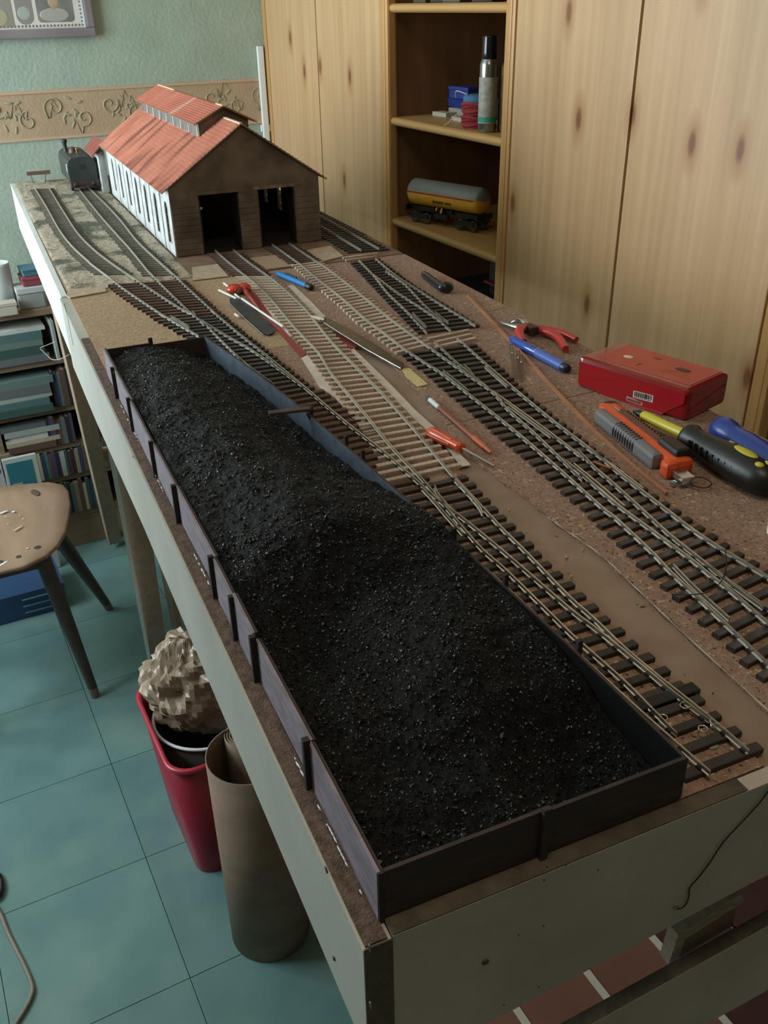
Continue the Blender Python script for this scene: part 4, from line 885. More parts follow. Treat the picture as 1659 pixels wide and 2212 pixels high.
put('chimney', MB().lathe([(.006, 0), (.0048, .006), (.0048, .020), (.0072, .024), (.0072, .029), (.005, .030)], B(.138, 2.24, .076), (0, 0, 1), 16), lo_b, lc)
put('dome', MB().lathe([(.010, 0), (.009, .008), (.006, .013), (0, .015)], B(.150, 2.20, .078), (0, 0, 1), 16), flat('dome_brown', '5A3F3A', .4), lc)
put('safety_valve', MB().lathe([(.003, 0), (.003, .010), (.004, .012), (0, .013)], B(.158, 2.18, .078), (0, 0, 1), 12), flat('brass_valve', 'A89468', .3, .8), lc)
put('rear_window', MB().plate([B(.150, 2.1046, .052), B(.162, 2.1046, .052), B(.162, 2.1046, .064), B(.150, 2.1046, .064)], VX * -.0005), pm, lc)
# ------------------------------------------------------------ tools on the right
class Fr:                                          # local frame along a tool: x along, y to its right (+u), z up
    def __init__(s, a, b_):
        s.a = Vector(a); d = Vector(b_) - s.a; s.L = d.length; s.x = d / s.L; s.y = Vector((0, 0, 1)).cross(s.x); s.z = s.x.cross(s.y)
        s.R = Matrix((s.x, s.y, s.z)).transposed()
    def __call__(s, x, y, z): return s.a + s.x * x + s.y * y + s.z * z
orange = flat('orange_plastic', 'D9582A', .35, col2='CC5026', scale=20); greyr = flat('grey_rubber', '747476', .5); yellow = flat('yellow_shaft', 'C2B832', .35)
K = Fr(B(.4610, .4560), B(.4375, .2900)); kn_ = thing('utility_knife', 'orange and grey snap-off utility knife with a black slider lying on the cork', 'utility knife', K(.07, 0, 0))
# +y is to the left of travel when moving toward the camera = the +u side
put('body', MB().bbox(K(.072, .0045, .0090), (.150, .0230, .0165), K.R, .38), orange, kn_)
put('nose', MB().bbox(K(.142, -.007, .0085), (.014, .015, .017), K.R, .35), orange, kn_)
put('grip', MB().bbox(K(.068, -.0105, .0085), (.118, .0120, .0165), K.R, .38), greyr, kn_)
for k in range(9): put('grip_rib', MB().tube([K(.052 + k * .0048, -.0165, .004), K(.052 + k * .0048, -.0172, .011), K(.052 + k * .0048, -.0140, .0162), K(.052 + k * .0048, -.0070, .0172)], .0010, 6), flat('dark_rubber', '3C3C3E', .5), kn_)
put('blade_channel', MB().bbox(K(.068, .0055, .0170), (.092, .0085, .0018), K.R, .2), flat('channel_brown', '6A4234', .5), kn_)
mb = MB()
for k in range(15): mb.bbox(K(.030 + k * .0052, .0108, .0178), (.0026, .0022, .0014), K.R, .2)
put('ratchet_teeth', mb, flat('dark_teeth', '2C2220', .5), kn_)
put('lock_slot', MB().bbox(K(.022, .0030, .0180), (.012, .0020, .0012), K.R, .3), steel, kn_)
put('end_cap', MB().bbox(K(.002, .0070, .0100), (.014, .0150, .0150), K.R, .35), blackp, kn_)
put('slider', MB().bbox(K(.122, .0080, .0180), (.034, .0160, .0120), K.R, .3), flat('black_slider', '201A1A', .45), kn_)
put('metal_sleeve', MB().bbox(K(.158, -.003, .0080), (.020, .013, .0060), K.R, .1), steel, kn_)
put('metal_tip', MB().bbox(K(.160, -.0135, .0030), (.005, .005, .0055), K.R, .2), steel, kn_)
put('wire_loop', MB().tube(smooth([K(.160, .004, .006), K(.166, .012, .008), K(.175, .016, .006), K(.178, .008, .004), K(.170, 0, .004), K(.164, .003, .005)], 4), .0006, 6), blackp, kn_)
a_ = at(1425, 914, ZB + .016); c_ = at(1486, 942, ZB + .016); e_ = at(1616, 1018, ZB + .016)
Q = Fr(c_, e_); sd = thing('screwdriver', 'large screwdriver with yellow shaft and black rubber handle with yellow ovals', 'screwdriver', Q(.05, 0, -.016))
put('handle', MB().lathe([(.010, -.002), (.0125, 0), (.0135, .004), (.0115, .012), (.0125, .025), (.0155, .050), (.0165, .075), (.0155, .098), (.0125, .109), (.006, .114), (0, .115)], Q(0, 0, 0), Q.x, 28), blackp, sd)
put('shaft', MB().lathe([(.0052, 0), (.0052, .058), (.0040, .060)], Q(-.001, 0, 0), (a_ - c_).normalized() * 1.0, 18), yellow, sd)
put('tip', MB().lathe([(.0038, .060), (.0038, .064), (.0015, .072), (.0008, .073)], Q(-.001, 0, 0), (a_ - c_).normalized(), 12), blackp, sd)
for x_, y_, rx, ry in ((.075, .001, .0150, .0058), (.052, .0048, .0042, .0032), (.058, .0086, .0034, .0022), (.098, -.0040, .0046, .0036), (.099, .0045, .0040, .0030)):
    zz = math.sqrt(max(0, .0160 ** 2 - y_ ** 2)) - (.0006 if x_ > .09 else .0)- (.0012 if x_ < .06 else 0)
    put('yellow_inlay', MB().ell(Q(x_, y_, zz - .0008), (rx, ry, .0022), Q.R, 18, 8), flat('yellow_inlay', 'C4B83A', .4), sd)
for k in range(9): put('grip_notch', MB().bbox(Q(.018 + k * .0085, -.0135 - .0012 * math.sin(k / 8 * 3.1), .0030), (.0012, .003, .0060), Q.R, .2), flat('notch', '2E2F2E', .6), sd)
Q2 = Fr(at(1556, 925, ZB + .013), at(1725, 1040, ZB + .015))
bl = thing('screwdriver', 'glossy dark blue tool handle at the right picture edge, partly out of frame', 'screwdriver', Q2(.06, 0, -.014))
put('handle', MB().lathe([(.006, -.004), (.0125, -.001), (.0138, .006), (.0136, .014), (.0118, .022), (.0120, .030), (.0135, .045), (.014, .09), (.012, .12), (.006, .124)], Q2(0, 0, 0), Q2.x, 28), flat('blue_handle', '233F8E', .3), bl)
put('shaft', MB().lathe([(.0035, .122), (.0035, .20)], Q2(0, 0, 0), Q2.x, 14), steel, bl)
# red case
cA = B(.4879, .5449); cB = B(.5295, .4077); Q3 = Fr(cA, cB); rc = thing('plastic_case', 'transparent red plastic case with a barcode sticker overhanging the board edge', 'case', Q3(.07, .035, 0))
LR, WR, HR = .1434, .0765, .0350
redg = mat('red_clear_plastic', '9C1620', .18, 0, trans=.35); redg.node_tree.nodes['Principled BSDF'].inputs['Coat Weight'].default_value = .4
redt = flat('red_tray', '7C1A20', .4); redl = flat('red_top_label', 'B4402F', .4, col2='A93A2B', scale=30)
put('shell', MB().bbox(Q3(LR / 2, WR / 2, HR / 2 + .0002), (LR, WR, HR), Q3.R, .16), redg, rc)
put('top_sticker', MB().bbox(Q3(LR / 2 + .004, WR / 2 + .004, HR + .0004), (LR * .84, WR * .78, .0006), Q3.R, .1), redl, rc, label='orange-red printed sticker on the lid')
put('lid_flap', MB().plate([Q3(.004, -.0006, .004), Q3(.045, -.0006, .0), Q3(LR * .80, -.0006, .0006), Q3(LR - .004, -.0006, .0200), Q3(LR - .004, -.0006, HR - .005), Q3(.004, -.0006, HR - .005)], Q3.y * -.0004), flat('red_flap', '9E1C24', .22), rc)
put('flap_edge', MB().bar(Q3(.075, -.0020, .0012), Q3(.118, -.0024, .0026), .0014, .0014), flat('red_edge_light', 'C2303A', .3), rc)
put('side_panel_seam', MB().bar(Q3(LR + .0004, .004, .012), Q3(LR + .0004, WR * .9, .024), .0006, .0010), redt, rc)
bc = put('barcode_sticker', MB().plate([Q3(.078, -.0012, .0090), Q3(.103, -.0012, .0105), Q3(.103, -.0012, .0185), Q3(.078, -.0012, .0170)], Q3.y * -.0003), flat('white_sticker', 'D2CCC8', .5), rc)
mb = MB(); x_ = .0795
while x_ < .1015:
    w_ = random.choice((.0004, .0007, .0011)); t_ = (x_ - .078) / .025 * .0015
    mb.plate([Q3(x_, -.0016, .0112 + t_), Q3(x_ + w_, -.0016, .0112 + t_), Q3(x_ + w_, -.0016, .0165 + t_), Q3(x_, -.0016, .0165 + t_)], Q3.y * -.0002); x_ += w_ + random.choice((.0004, .0006, .0009))
put('bars', mb, flat('barcode_black', '2A1C1E', .6), bc)
mb = MB(); x_ = .0800
while x_ < .1005: mb.bbox(Q3(x_, -.0016, .0102 + (x_ - .078) / .025 * .0015), (.0010, .0003, .0008), Q3.R, .1); x_ += .0018
put('digits', mb, flat('barcode_black', '2A1C1E', .6), bc)
b2 = put('barcode_sticker', MB().plate([Q3(.070, -.0012, .0030), Q3(.091, -.0012, .0030), Q3(.091, -.0012, .0068), Q3(.070, -.0012, .0085)], Q3.y * -.0002), flat('pink_sticker', 'B48A88', .5), rc)
mb = MB()
for k in range(12): mb.plate([Q3(.0715 + k * .0015, -.0015, .0040), Q3(.0722 + k * .0015, -.0015, .0040), Q3(.0722 + k * .0015, -.0015, .0066), Q3(.0715 + k * .0015, -.0015, .0066)], Q3.y * -.0002)
put('bars', mb, flat('barcode_black', '2A1C1E', .6), b2)
put('white_oval', MB().ell(Q3(.040, .038, HR + .0008), (.0060, .0045, .0005), Q3.R), flat('pale_oval', 'D8C4C0', .4), rc)
put('dark_patch', MB().ell(Q3(.105, .046, HR + .0008), (.0095, .0052, .0004), Q3.R), flat('dark_print', '4A201E', .5), rc)
put('dark_patch', MB().ell(Q3(.066, .056, HR + .0008), (.0060, .0024, .0003), Q3.R), flat('dark_print2', '7A2A26', .5), rc)
put('leaf_mark', MB().ell(Q3(.062, .026, HR + .0008), (.0012, .0060, .0004), Q3.R), flat('olive_print', '6A5A30', .5), rc)
mb = MB(); rr_ = random.Random(3)
for line, y_, n_ in ((0, .032, 9), (1, .0235, 11)):
    for k in range(n_):
        x_ = .088 + k * .0036; hh = rr_.uniform(.003, .0055)
        mb.tube([Q3(x_, y_, HR + .0009), Q3(x_ + .0008, y_ + hh, HR + .0009), Q3(x_ + .0020, y_ + hh * .6, HR + .0009), Q3(x_ + .0012, y_ + .0006, HR + .0009), Q3(x_ + .0032, y_ + .0004, HR + .0009)], .00022, 4)
put('gold_lettering', mb, flat('gold_print', 'C28A4A', .4), rc)
# pen, pliers, pins
Q4 = Fr(at(1104, 732, ZB + .0065), at(1226, 797, ZB + .0065)); pn = thing('marker_pen', 'blue marker pen with a shiny cap lying beside the red pliers', 'pen', Q4(.07, 0, -.0065))
put('cap', MB().lathe([(.0025, -.001), (.0048, .003), (.0056, .012), (.0060, Q4.L * .48), (.0058, Q4.L * .485)], Q4(0, 0, 0), Q4.x, 22), flat('blue_cap', '2E4FA8', .12), pn)
put('barrel', MB().lathe([(.0062, Q4.L * .49), (.0064, Q4.L * .52), (.0062, Q4.L * .93)], Q4(0, 0, 0), Q4.x, 22), flat('blue_barrel', '4A62B4', .4), pn)
put('end_plug', MB().lathe([(.0060, Q4.L * .93), (.0058, Q4.L * .98), (.0045, Q4.L * 1.01), (0, Q4.L * 1.015)], Q4(0, 0, 0), Q4.x, 22), flat('navy_plug', '1F2440', .4), pn)
put('ring', MB().lathe([(.0063, Q4.L * .483), (.0063, Q4.L * .492)], Q4(0, 0, 0), Q4.x, 22), steel, pn)
pl = thing('pliers', 'small combination pliers with red dipped handles lying open on the cork', 'pliers', at(1140, 708, ZB))
redh = flat('red_dipped_grip', 'B43432', .3)
zz = ZB + .008
put('handle', MB().tube(smooth([at(1150, 712, zz), at(1180, 717, zz), at(1205, 729, zz), at(1218, 747, ZB + .006), at(1222, 754, ZB + .006)], 5), [.0042 + .0012 * math.sin(i / 20 * 3.1) for i in range(21)], 12), redh, pl)
put('handle', MB().tube(smooth([at(1155, 708, zz), at(1190, 714, zz), at(1220, 722, zz), at(1245, 734, ZB + .006)], 5), [.0040 + .0010 * math.sin(i / 15 * 3.1) for i in range(16)], 12), redh, pl)
put('finger_guard', MB().tube(smooth([at(1139, 704, ZB + .010), at(1125, 712, ZB + .011), at(1122, 722, ZB + .010), at(1132, 738, ZB + .008)], 5), [.0050, .0056, .0062, .0064, .0066, .0068, .0068, .0068, .0066, .0064, .0060, .0056, .0052, .0048, .0044, .0036], 12), redh, pl)
put('pivot_block', MB().bbox(at(1146, 712, ZB + .009), (.014, .020, .012), RM, .2), flat('dark_pivot', '3B2A24', .5), pl)
put('jaw', MB().tube([at(1134, 712, ZB + .008), at(1112, 706, ZB + .007), at(1094, 701, ZB + .006), at(1078, 696, ZB + .004)], [.0042, .0034, .0028, .0010], 10), steel, pl)
put('jaw', MB().tube([at(1142, 706, ZB + .010), at(1134, 698, ZB + .012), at(1124, 692, ZB + .011), at(1112, 694, ZB + .007), at(1104, 697, ZB + .005)], [.0036, .0042, .0044, .0030, .0010], 10), steel, pl)
for i, (x0_, y0_, x1_, y1_) in enumerate(((1104, 744, 1112, 819), (1119, 758, 1120, 818), (1126, 768, 1125, 825))):
    t = thing('hair_pin', ('leftmost', 'middle', 'rightmost')[i] + ' of three thin steel pins leaning on the wooden strip', 'pin', at(x1_, y1_, ZB), 0)
    a = at(x0_, y0_, ZB + .004); b_ = at(x1_, y1_, ZB + .0006); dx = UX * .0011
    put('pin', MB().tube([b_ - dx, lerp(b_, a, .5) - dx, a - dx * 1.6, a + dx * 1.6, lerp(b_, a, .5) + dx, b_ + dx * 1.4], .00042, 6), dsteel, t)
    put('head', MB().ell(lerp(b_, a, .72) + Vector((0, 0, .0008)), (.0010, .0022, .0008), RM, 10, 6), steel, t)
t = thing('wooden_strip', 'long thin copper-coloured wooden strip lying across the cork beside the crossover', 'strip', B(.47, .6), RZ)
q = smooth([(.5490, .9187), (.4960, .70), (.4423, .4816), (.4200, .37), (.4090, .2881)], 5); mb = MB(); vs = []
for a, b_ in q: vs += [B(a - .0017, b_, .0001), B(a + .0017, b_, .0001), B(a + .0017, b_, .0032), B(a - .0017, b_, .0032)]
mb.add(vs, [(i * 4 + k, i * 4 + (k + 1) % 4, (i + 1) * 4 + (k + 1) % 4, (i + 1) * 4 + k) for i in range(len(q) - 1) for k in range(4)] + [(3, 2, 1, 0), tuple(len(vs) - 4 + k for k in range(4))])
put('strip', mb, mat('reddish_strip', 'AE7C5E', .45, 0, '9C6C50', 30), t)
# orange screwdriver, brush, file, blade, clamp, pens
Q5 = Fr(at(927, 932, ZB + .0075), at(997, 968, ZB + .0075)); t = thing('screwdriver', 'small screwdriver with a translucent orange handle resting on the white card', 'screwdriver', Q5(.03, 0, -.0075))
oh = mat('orange_clear_handle', 'D8592C', .2, 0, 'C44E24', 60); L5 = Q5.L
put('handle', MB().lathe([(.0035, -.001), (.0058, .002), (.0062, .010), (.0058, L5 * .55), (.0042, L5 * .80), (.0050, L5 * .90), (.0052, L5), (.003, L5 + .001)], Q5(0, 0, 0), Q5.x, 20), oh, t)
for k in range(5):
    a = k * 1.257 + .6; put('flute', MB().tube([Q5(.004, .0056 * math.cos(a), .0056 * math.sin(a)), Q5(L5 * .3, .0060 * math.cos(a), .0060 * math.sin(a)), Q5(L5 * .72, .0044 * math.cos(a), .0044 * math.sin(a))], .0011, 6), oh, t)
tip = at(1068, 1008, ZB + .0025); put('shaft', MB().tube([Q5(L5, 0, 0), lerp(Q5(L5, 0, 0), tip, .93), tip], [.0015, .0015, .0011], 10), steel, t)
Q6 = Fr(at(921, 857, ZB + .0035), at(1060, 978, ZB + .003)); L6 = Q6.L; t = thing('paint_brush', 'slender brush with white ferrule and orange-tipped wooden handle on the cork', 'paint brush', Q6(.08, 0, -.003))
put('bristles', MB().lathe([(.0006, -.002), (.0022, .002), (.0026, .012)], Q6(0, 0, 0), Q6.x, 12), flat('bristle_grey', '4E5260', .9), t)
put('ferrule', MB().lathe([(.0028, .010), (.0026, .034)], Q6(0, 0, 0), Q6.x, 16), flat('white_ferrule', 'DCE2E8', .2), t)
put('handle', MB().lathe([(.0024, .034), (.0022, .070), (.0024, L6 * .6), (.0028, L6 * .80), (.0026, L6 * .92), (.0010, L6)], Q6(0, 0, 0), Q6.x, 16), mat('brush_wood', '9C5A44', .35, 0, '8A4E3C', 20), t)
put('orange_tip', MB().lathe([(.0029, L6 * .76), (.0028, L6 * .90), (.0012, L6 * 1.002)], Q6(0, 0, .0001), Q6.x, 16), flat('orange_lacquer', 'C8643C', .3), t)
t = thing('steel_file', 'long tapering dark steel file with a bright edge lying towards the cream tape', 'file', at(780, 740, ZB), 0)
zq = ZB + .0092; Pq = [at(688, 687, ZB + .0110), at(703, 684, ZB + .0110), at(735, 701, zq), at(800, 738, ZB + .0060), at(872, 784, ZB + .0035), at(869, 795, ZB + .0035), at(790, 753, ZB + .0060), at(715, 706, zq)]
put('blade', MB().plate(Pq, (0, 0, -.0022)), dsteel, t); put('bright_edge', MB().tube([at(700, 697, ZB + .0095), at(715, 707, ZB + .0085), at(790, 754, ZB + .0052), at(866, 796, ZB + .0026)], .0009, 6), steel, t)
put('tang', MB().tube([at(672, 683, ZB + .0100), at(690, 688, ZB + .0100), at(702, 692, ZB + .0100)], [.0012, .0032, .0028], 8), flat('pale_tang', 'B5A08C', .5), t)
t = thing('metal_blade', 'flat grey rounded metal blade lying on the cork between the tracks', 'blade', at(545, 685, ZB), 0)
Pq = [(496, 650), (499, 645), (507, 642), (514, 643), (560, 682), (592, 712), (594, 718), (590, 724), (580, 727), (571, 724), (530, 687), (498, 658)]
put('plate', MB().prism([at(a, b_, ZB) for a, b_ in Pq], ZB + .0012, ZB + .0030), mat('matt_grey_steel', '55565A', .5, .6, '4A4B4E', 60), t)
put('bright_edge', MB().tube([at(496, 655, ZB + .0022), at(530, 689, ZB + .0022), at(569, 724, ZB + .0022)], .0010, 6), steel, t)
t = thing('clamp', 'small red clamp with white plastic rods lying beside the pale-sleepered track', 'clamp', at(520, 630, ZB), 0)
rp = flat('shiny_red_plastic', 'C23A2C', .18)
put('jaw', MB().ell(at(507, 624, ZB + .008), (.013, .014, .007), RM, 16, 10), rp, t); put('jaw', MB().ell(at(527, 622, ZB + .008), (.011, .012, .007), RM, 16, 10), rp, t)
put('tail', MB().tube(smooth([at(530, 628, ZB + .006), at(545, 648, ZB + .005), at(560, 668, ZB + .003)], 4), [.004, .004, .0038, .0034, .003, .0028, .0024, .002, .0018], 8), flat('dull_red', '9C3A36', .4), t)
put('hinge', MB().tube([at(514, 634, ZB + .012), at(521, 622, ZB + .014)], .0022, 8), dsteel, t)
wr_ = flat('white_plastic_rod', 'E2E2DC', .3)
for a, b_ in (((473, 627), (511, 645)), ((522, 645), (612, 706)), ((484, 612), (498, 623)), ((508, 636), (519, 645)), ((508, 679), (516, 685))):
    put('rod', MB().tube([at(*a, ZB + .0035), at(*b_, ZB + .0035)], .0019, 8), wr_, t)
Q7 = Fr(at(600, 591, ZB + .005), at(672, 621, ZB + .005)); L7 = Q7.L; t = thing('ballpoint_pen', 'bright blue pen with black clip and cap lying near the shed tracks', 'pen', Q7(.05, 0, -.005))
put('barrel', MB().lathe([(.002, -.004), (.0042, .004), (.0046, L7 * .9)], Q7(0, 0, 0), Q7.x, 18), flat('sky_blue_barrel', '2F7FC0', .22), t)
put('cap', MB().lathe([(.0050, L7 * .88), (.0052, L7 * 1.0), (.0035, L7 * 1.03), (0, L7 * 1.035)], Q7(0, 0, 0), Q7.x, 18), blackp, t)
put('clip', MB().bbox(Q7(L7 * .34, .0044, .0032), (L7 * .34, .003, .003), Q7.R, .3), blackp, t)
Q8 = Fr(at(914, 591, ZB + .006), at(960, 626, ZB + .006)); L8 = Q8.L; t = thing('craft_knife', 'short stubby black craft tool with a knobbed end near the wardrobe edge', 'craft tool', Q8(.03, 0, -.006))
put('point', MB().lathe([(.0003, -.014), (.0020, 0)], Q8(0, 0, 0), Q8.x, 10), dsteel, t)
put('handle', MB().lathe([(.002, -.001), (.0050, .004), (.0060, .018), (.0062, L8 * .80), (.0058, L8 * .9), (.004, L8 * .95)], Q8(0, 0, 0), Q8.x, 18), flat('gloss_black_handle', '24262A', .25), t)
put('knob', MB().ell(Q8(L8 * .98, .003, .003), (.0085, .0125, .0085), Q8.R, 16, 10), flat('gloss_black_handle', '24262A', .25), t)
t = thing('white_roll', 'white round roll just entering at the right picture edge', 'roll', at(1682, 1134, ZB), 0)
c = at(1684, 1134, ZB + .0085); put('roll', MB().lathe([(.0045, 0), (.0085, 0), (.0088, .001), (.0088, .0155), (.0085, .0165), (.0045, .0165), (.0045, 0)], c - Vector((0, 0, .0085)), (0, 0, 1), 28), flat('white_roll', 'EDEFEE', .4), t)
for i, (px, py, r) in enumerate(((1224, 1204, .0018), (1260, 1187, .0013), (1235, 1245, .0015), (1228, 1235, .0011), (1100, 1102, .0014), (1166, 1016, .0014))):
    t = thing('cork_crumb', ('largest pale crumb on the bare strip', 'small dark-edged crumb right of the largest one', 'crumb at the torn cork edge nearest the track', 'tiny crumb touching the torn cork edge', 'brown crumb beside the turnout sleepers', 'pale sliver on the cork left of the crossover')[i], 'crumb', at(px, py, ZB), 0)
    bm_ = MB().ell(at(px, py, ZB + r * .55 - .0004), (r * (1.8 if i == 5 else 1), r, r * .7), RM, 7, 5); put('crumb', bm_, flat('crumb', 'B09070', .9), t)
t = thing('black_wire', 'thin black wire arching over the rails of the crossover', 'wire', at(1560, 1240, ZB), 0)
put('wire', MB().tube(smooth([at(1567, 1180, ZB + .013), at(1568, 1205, ZB + .015), at(1569, 1225, ZB + .014), at(1558, 1256, ZB + .012), at(1530, 1278, ZB + .011), at(1500, 1284, ZB + .009), at(1450, 1284, ZB + .006)], 5), .00045, 6), blackp, t)
t = thing('black_wire', 'long black wire hanging down over the grey end panel', 'wire', on_end(1560, 1850), 0)
pts = [(1700, 1655), (1659, 1702), (1640, 1728), (1600, 1772), (1560, 1815), (1530, 1860), (1505, 1893), (1487, 1914), (1485, 1932), (1480, 1948), (1470, 1958), (1458, 1960)]
put('wire', MB().tube(smooth([on_end(*p) - VX * .0012 for p in pts], 3), .0005, 6), blackp, t); put('bent_end', MB().ell(on_end(1457, 1959) - VX * .001, (.0014, .0008, .0010)), flat('wire_copper', '6A4B40', .5), t)
t = thing('wire_loop', 'pale wire loop sticking out of the side panel at the board joint', 'wire', on_side(149, 768), 0)
def on_sd(px, py, k): return on_side(px, py) - UX * k
put('wire', MB().tube(smooth([on_side(149, 766) - UX * .0001, on_sd(147, 773, .012), on_sd(138, 773, .02), on_sd(124, 764, .02), on_sd(109, 752, .02), on_sd(108, 748, .02), on_sd(113, 744, .012), on_sd(120, 738, .0)], 4), .0006, 6), flat('pale_wire', 'B9AFA4', .4), t)
# lower shelf below the end panel
lb = thing('lower_rail', 'grey wooden rail below the end panel with a narrow top', 'rail', B(.3, 0, -.2), RZ)
put('rail', MB().plate([B(.0, -.0105, -.1755), B(.60, -.0105, -.1100), B(.60, -.0105, -.205), B(.0, -.0105, -.2480)], VX * .0070), mat('grey_end_panel', 'A39E8E'), lb)
put('rail_top', MB().plate([B(.0, -.0103, -.1752), B(.60, -.0103, -.1097), B(.60, -.0015, -.1097), B(.0, -.0015, -.1752)], (0, 0, -.004)), stripmat, lb)
ZS = .42
ls = thing('lower_shelf', 'red-brown panelled shelf with white joints low under the board', 'shelf', at(1290, 2120, ZS))
a1_, a2_ = at(1264, 2095, ZS), at(1316, 2156, ZS); b1_, b2_ = at(1405, 2020, ZS), at(1451, 2078, ZS)
jd = ((a2_ - a1_).normalized() + (b2_ - b1_).normalized()).normalized(); jn = Vector((jd.y, -jd.x, 0)); jn = jn if jn.x > 0 else -jn
pit = (b1_ - a1_).dot(jn); rbp = mat('red_brown_panel', '86594A', .55, 0, '774D3F', 6); drp = mat('dark_red_panel', '4A2A24', .6)
for i in range(-2, 3):
    o_ = a1_ + jn * (pit * i); m_ = rbp if i < 1 else drp
    put('shelf_panel', MB().plate([o_ + jn * .0052 - jd * .16, o_ + jn * (pit - .0052) - jd * .16, o_ + jn * (pit - .0052) + jd * .30, o_ + jn * .0052 + jd * .30], (0, 0, -.012)), m_, ls)
    if i < 2: put('white_joint', MB().plate([o_ - jn * .005 - jd * .16, o_ + jn * .005 - jd * .16, o_ + jn * .005 + jd * .30, o_ - jn * .005 + jd * .30], (0, 0, .0012)), flat('white_joint', 'C9C2B0', .6), ls)
put('shelf_bearer', MB().plate([a1_ - jn * (pit * 2) - jd * .1, a1_ + jn * (pit * 3) - jd * .1, a1_ + jn * (pit * 3) - jd * .06, a1_ - jn * (pit * 2) - jd * .06], (0, 0, -.42)).plate([a1_ - jn * (pit * 2) - jd * .1] * 0 + [a1_ - jn * (pit * 2) - jd * .05, a1_ - jn * (pit * 2 - .03) - jd * .05, a1_ - jn * (pit * 2 - .03) + jd * .2, a1_ - jn * (pit * 2) + jd * .2], (0, 0, -.42)) if False else MB().plate([a1_ - jn * (pit * 2) - jd * .1, a1_ + jn * (pit * 3) - jd * .1, a1_ + jn * (pit * 3) - jd * .06, a1_ - jn * (pit * 2) - jd * .06], (0, 0, -.42)), trestle, ls)
t = thing('plywood_offcut', 'notched plywood offcut standing on the lower rail', 'offcut', B(.27, .02, -.19), RZ)
def onv(px, py, v):
    r = ray(px, py); k = (B(0, v) - Vector((0, 0, CAMZ))).dot(VX) / r.dot(VX); return Vector((0, 0, CAMZ)) + r * k
put('face', MB().plate([onv(1449, 2080, .004), onv(1467, 2022, .004), onv(1598, 1934, .004), onv(1582, 2000, .004)], VX * .0090), mat('ply_face', '6E5748', .7), t)
put('ply_edge', MB().plate([onv(1465, 2020, .0036), onv(1479, 2030, .0036), onv(1611, 1945, .0036), onv(1598, 1932, .0036)], VX * .009), mat('ply_edge', '9C917A', .8, 0, '7C7262', 60, .2, 200, (1, 1, 10)), t)
put('ply_edge', MB().plate([onv(1444, 2084, .0036), onv(1465, 2020, .0036), onv(1479, 2030, .0036), onv(1466, 2072, .0036)], VX * .009), mat('ply_edge', '9C917A'), t)
# ------------------------------------------------------------ supports
t = thing('trestle_leg', 'pale wooden far leg with a dark foot under the side panel', 'leg', at(247, 1165, 0), 0)
top = B(.030, 1.90, -.012); bot = at(246, 1163, .03)
put('post', MB().bar(bot, top, .042, .042, up=(0, 1, 0), e=.06), trestle, t); put('foot', MB().lathe([(.02, 0), (.016, .03)], at(247, 1163, 0), (0, 0, 1), 16), blackp, t); put('foot_bolt', MB().lathe([(.006, 0), (.006, .006)], at(247, 1168, .012) - Vector((0, .022, 0)), (0, -1, 0), 10), steel, t)
put('brace', MB().bar(lerp(bot, top, .34), lerp(bot, top, .34) + Vector((.25, .05, 0)), .030, .03), trestle, t)
put('brace', MB().bar(lerp(bot, top, .56), lerp(bot, top, .56) + Vector((.25, .05, 0)), .030, .03), trestle, t)
t = thing('trestle_leg', 'pale wooden nearer leg with a painted-on edge highlight beside the red waste bin', 'leg', at(345, 1455, 0), 0)
top = B(.032, 1.03, -.012); bot = at(347, 1450, .0)
d_ = (top - bot).normalized(); bot = bot + d_ * .0
put('post', MB().bar(bot, top, .046, .014, up=(0, 1, 0), e=.06), trestle, t)
put('edge_highlight', MB().bar(bot + Vector((-.0255, -.012, 0)), top + Vector((-.0255, -.012, -.05)), .0080, .0060), flat('painted_edge_highlight', 'F2F4F2', .5), t)  # white strip stands in for the highlight along the leg's lit edge
t = thing('wood_plank', 'short pale plank standing behind the waste bin under the board', 'plank', (.43, 2.12, 0), 0)
put('plank', MB().bar((.425, 2.08, 0), (.425, 2.12, .26), .014, .075, up=(0, 1, 0), e=.05), trestle, t)
for k, v_ in enumerate((.06, 1.1, 2.2)): 
    t = thing('trestle_leg', ('right-hand leg under the near end of the board, hidden in shade', 'right-hand leg under the board joint', 'right-hand leg under the far end of the board')[k], 'leg', B(.54, v_, -1.16), 0)
    b_ = B(.54, v_, -.012); put('post', MB().box((b_.x - .02, b_.y - .02, 0), (b_.x + .02, b_.y + .02, b_.z)), trestle, t)
t = thing('trestle_leg', 'front leg under the coal bin end of the board', 'leg', B(.03, .03, -1.16), 0)
b_ = B(.045, .034, -.250); put('post', MB().box((b_.x - .015, b_.y - .012, 0), (b_.x + .015, b_.y + .012, b_.z)), trestle, t)
# ------------------------------------------------------------ bin, roll, bag
wbn = thing('waste_bin', 'dark red square plastic waste bin under the board', 'bin', (.338, 1.42, 0))
def rsq(cx, cy, h, r, z, n=6):
    out = []
    for q_, (sx, sy) in enumerate(((1, 1), (-1, 1), (-1, -1), (1, -1))):
        for k in range(n + 1):
            a = math.pi / 2 * (q_ + k / n); out.append(Vector((cx + sx * (h[0] - r) + r * math.cos(a), cy + sy * (h[1] - r) + r * math.sin(a), z)))
    return out
def loft(rings, cap0=False, cap1=False):
    mb = MB(); n = len(rings[0]); mb.add([p for r_ in rings for p in r_], [(i * n + k, i * n + (k + 1) % n, (i + 1) * n + (k + 1) % n, (i + 1) * n + k) for i in range(len(rings) - 1) for k in range(n)], True)
    if cap0: mb.add(rings[0], [tuple(reversed(range(n)))])
    if cap1: mb.add(rings[-1], [tuple(range(n))])
    return mb
cb_ = (.338, 1.42)
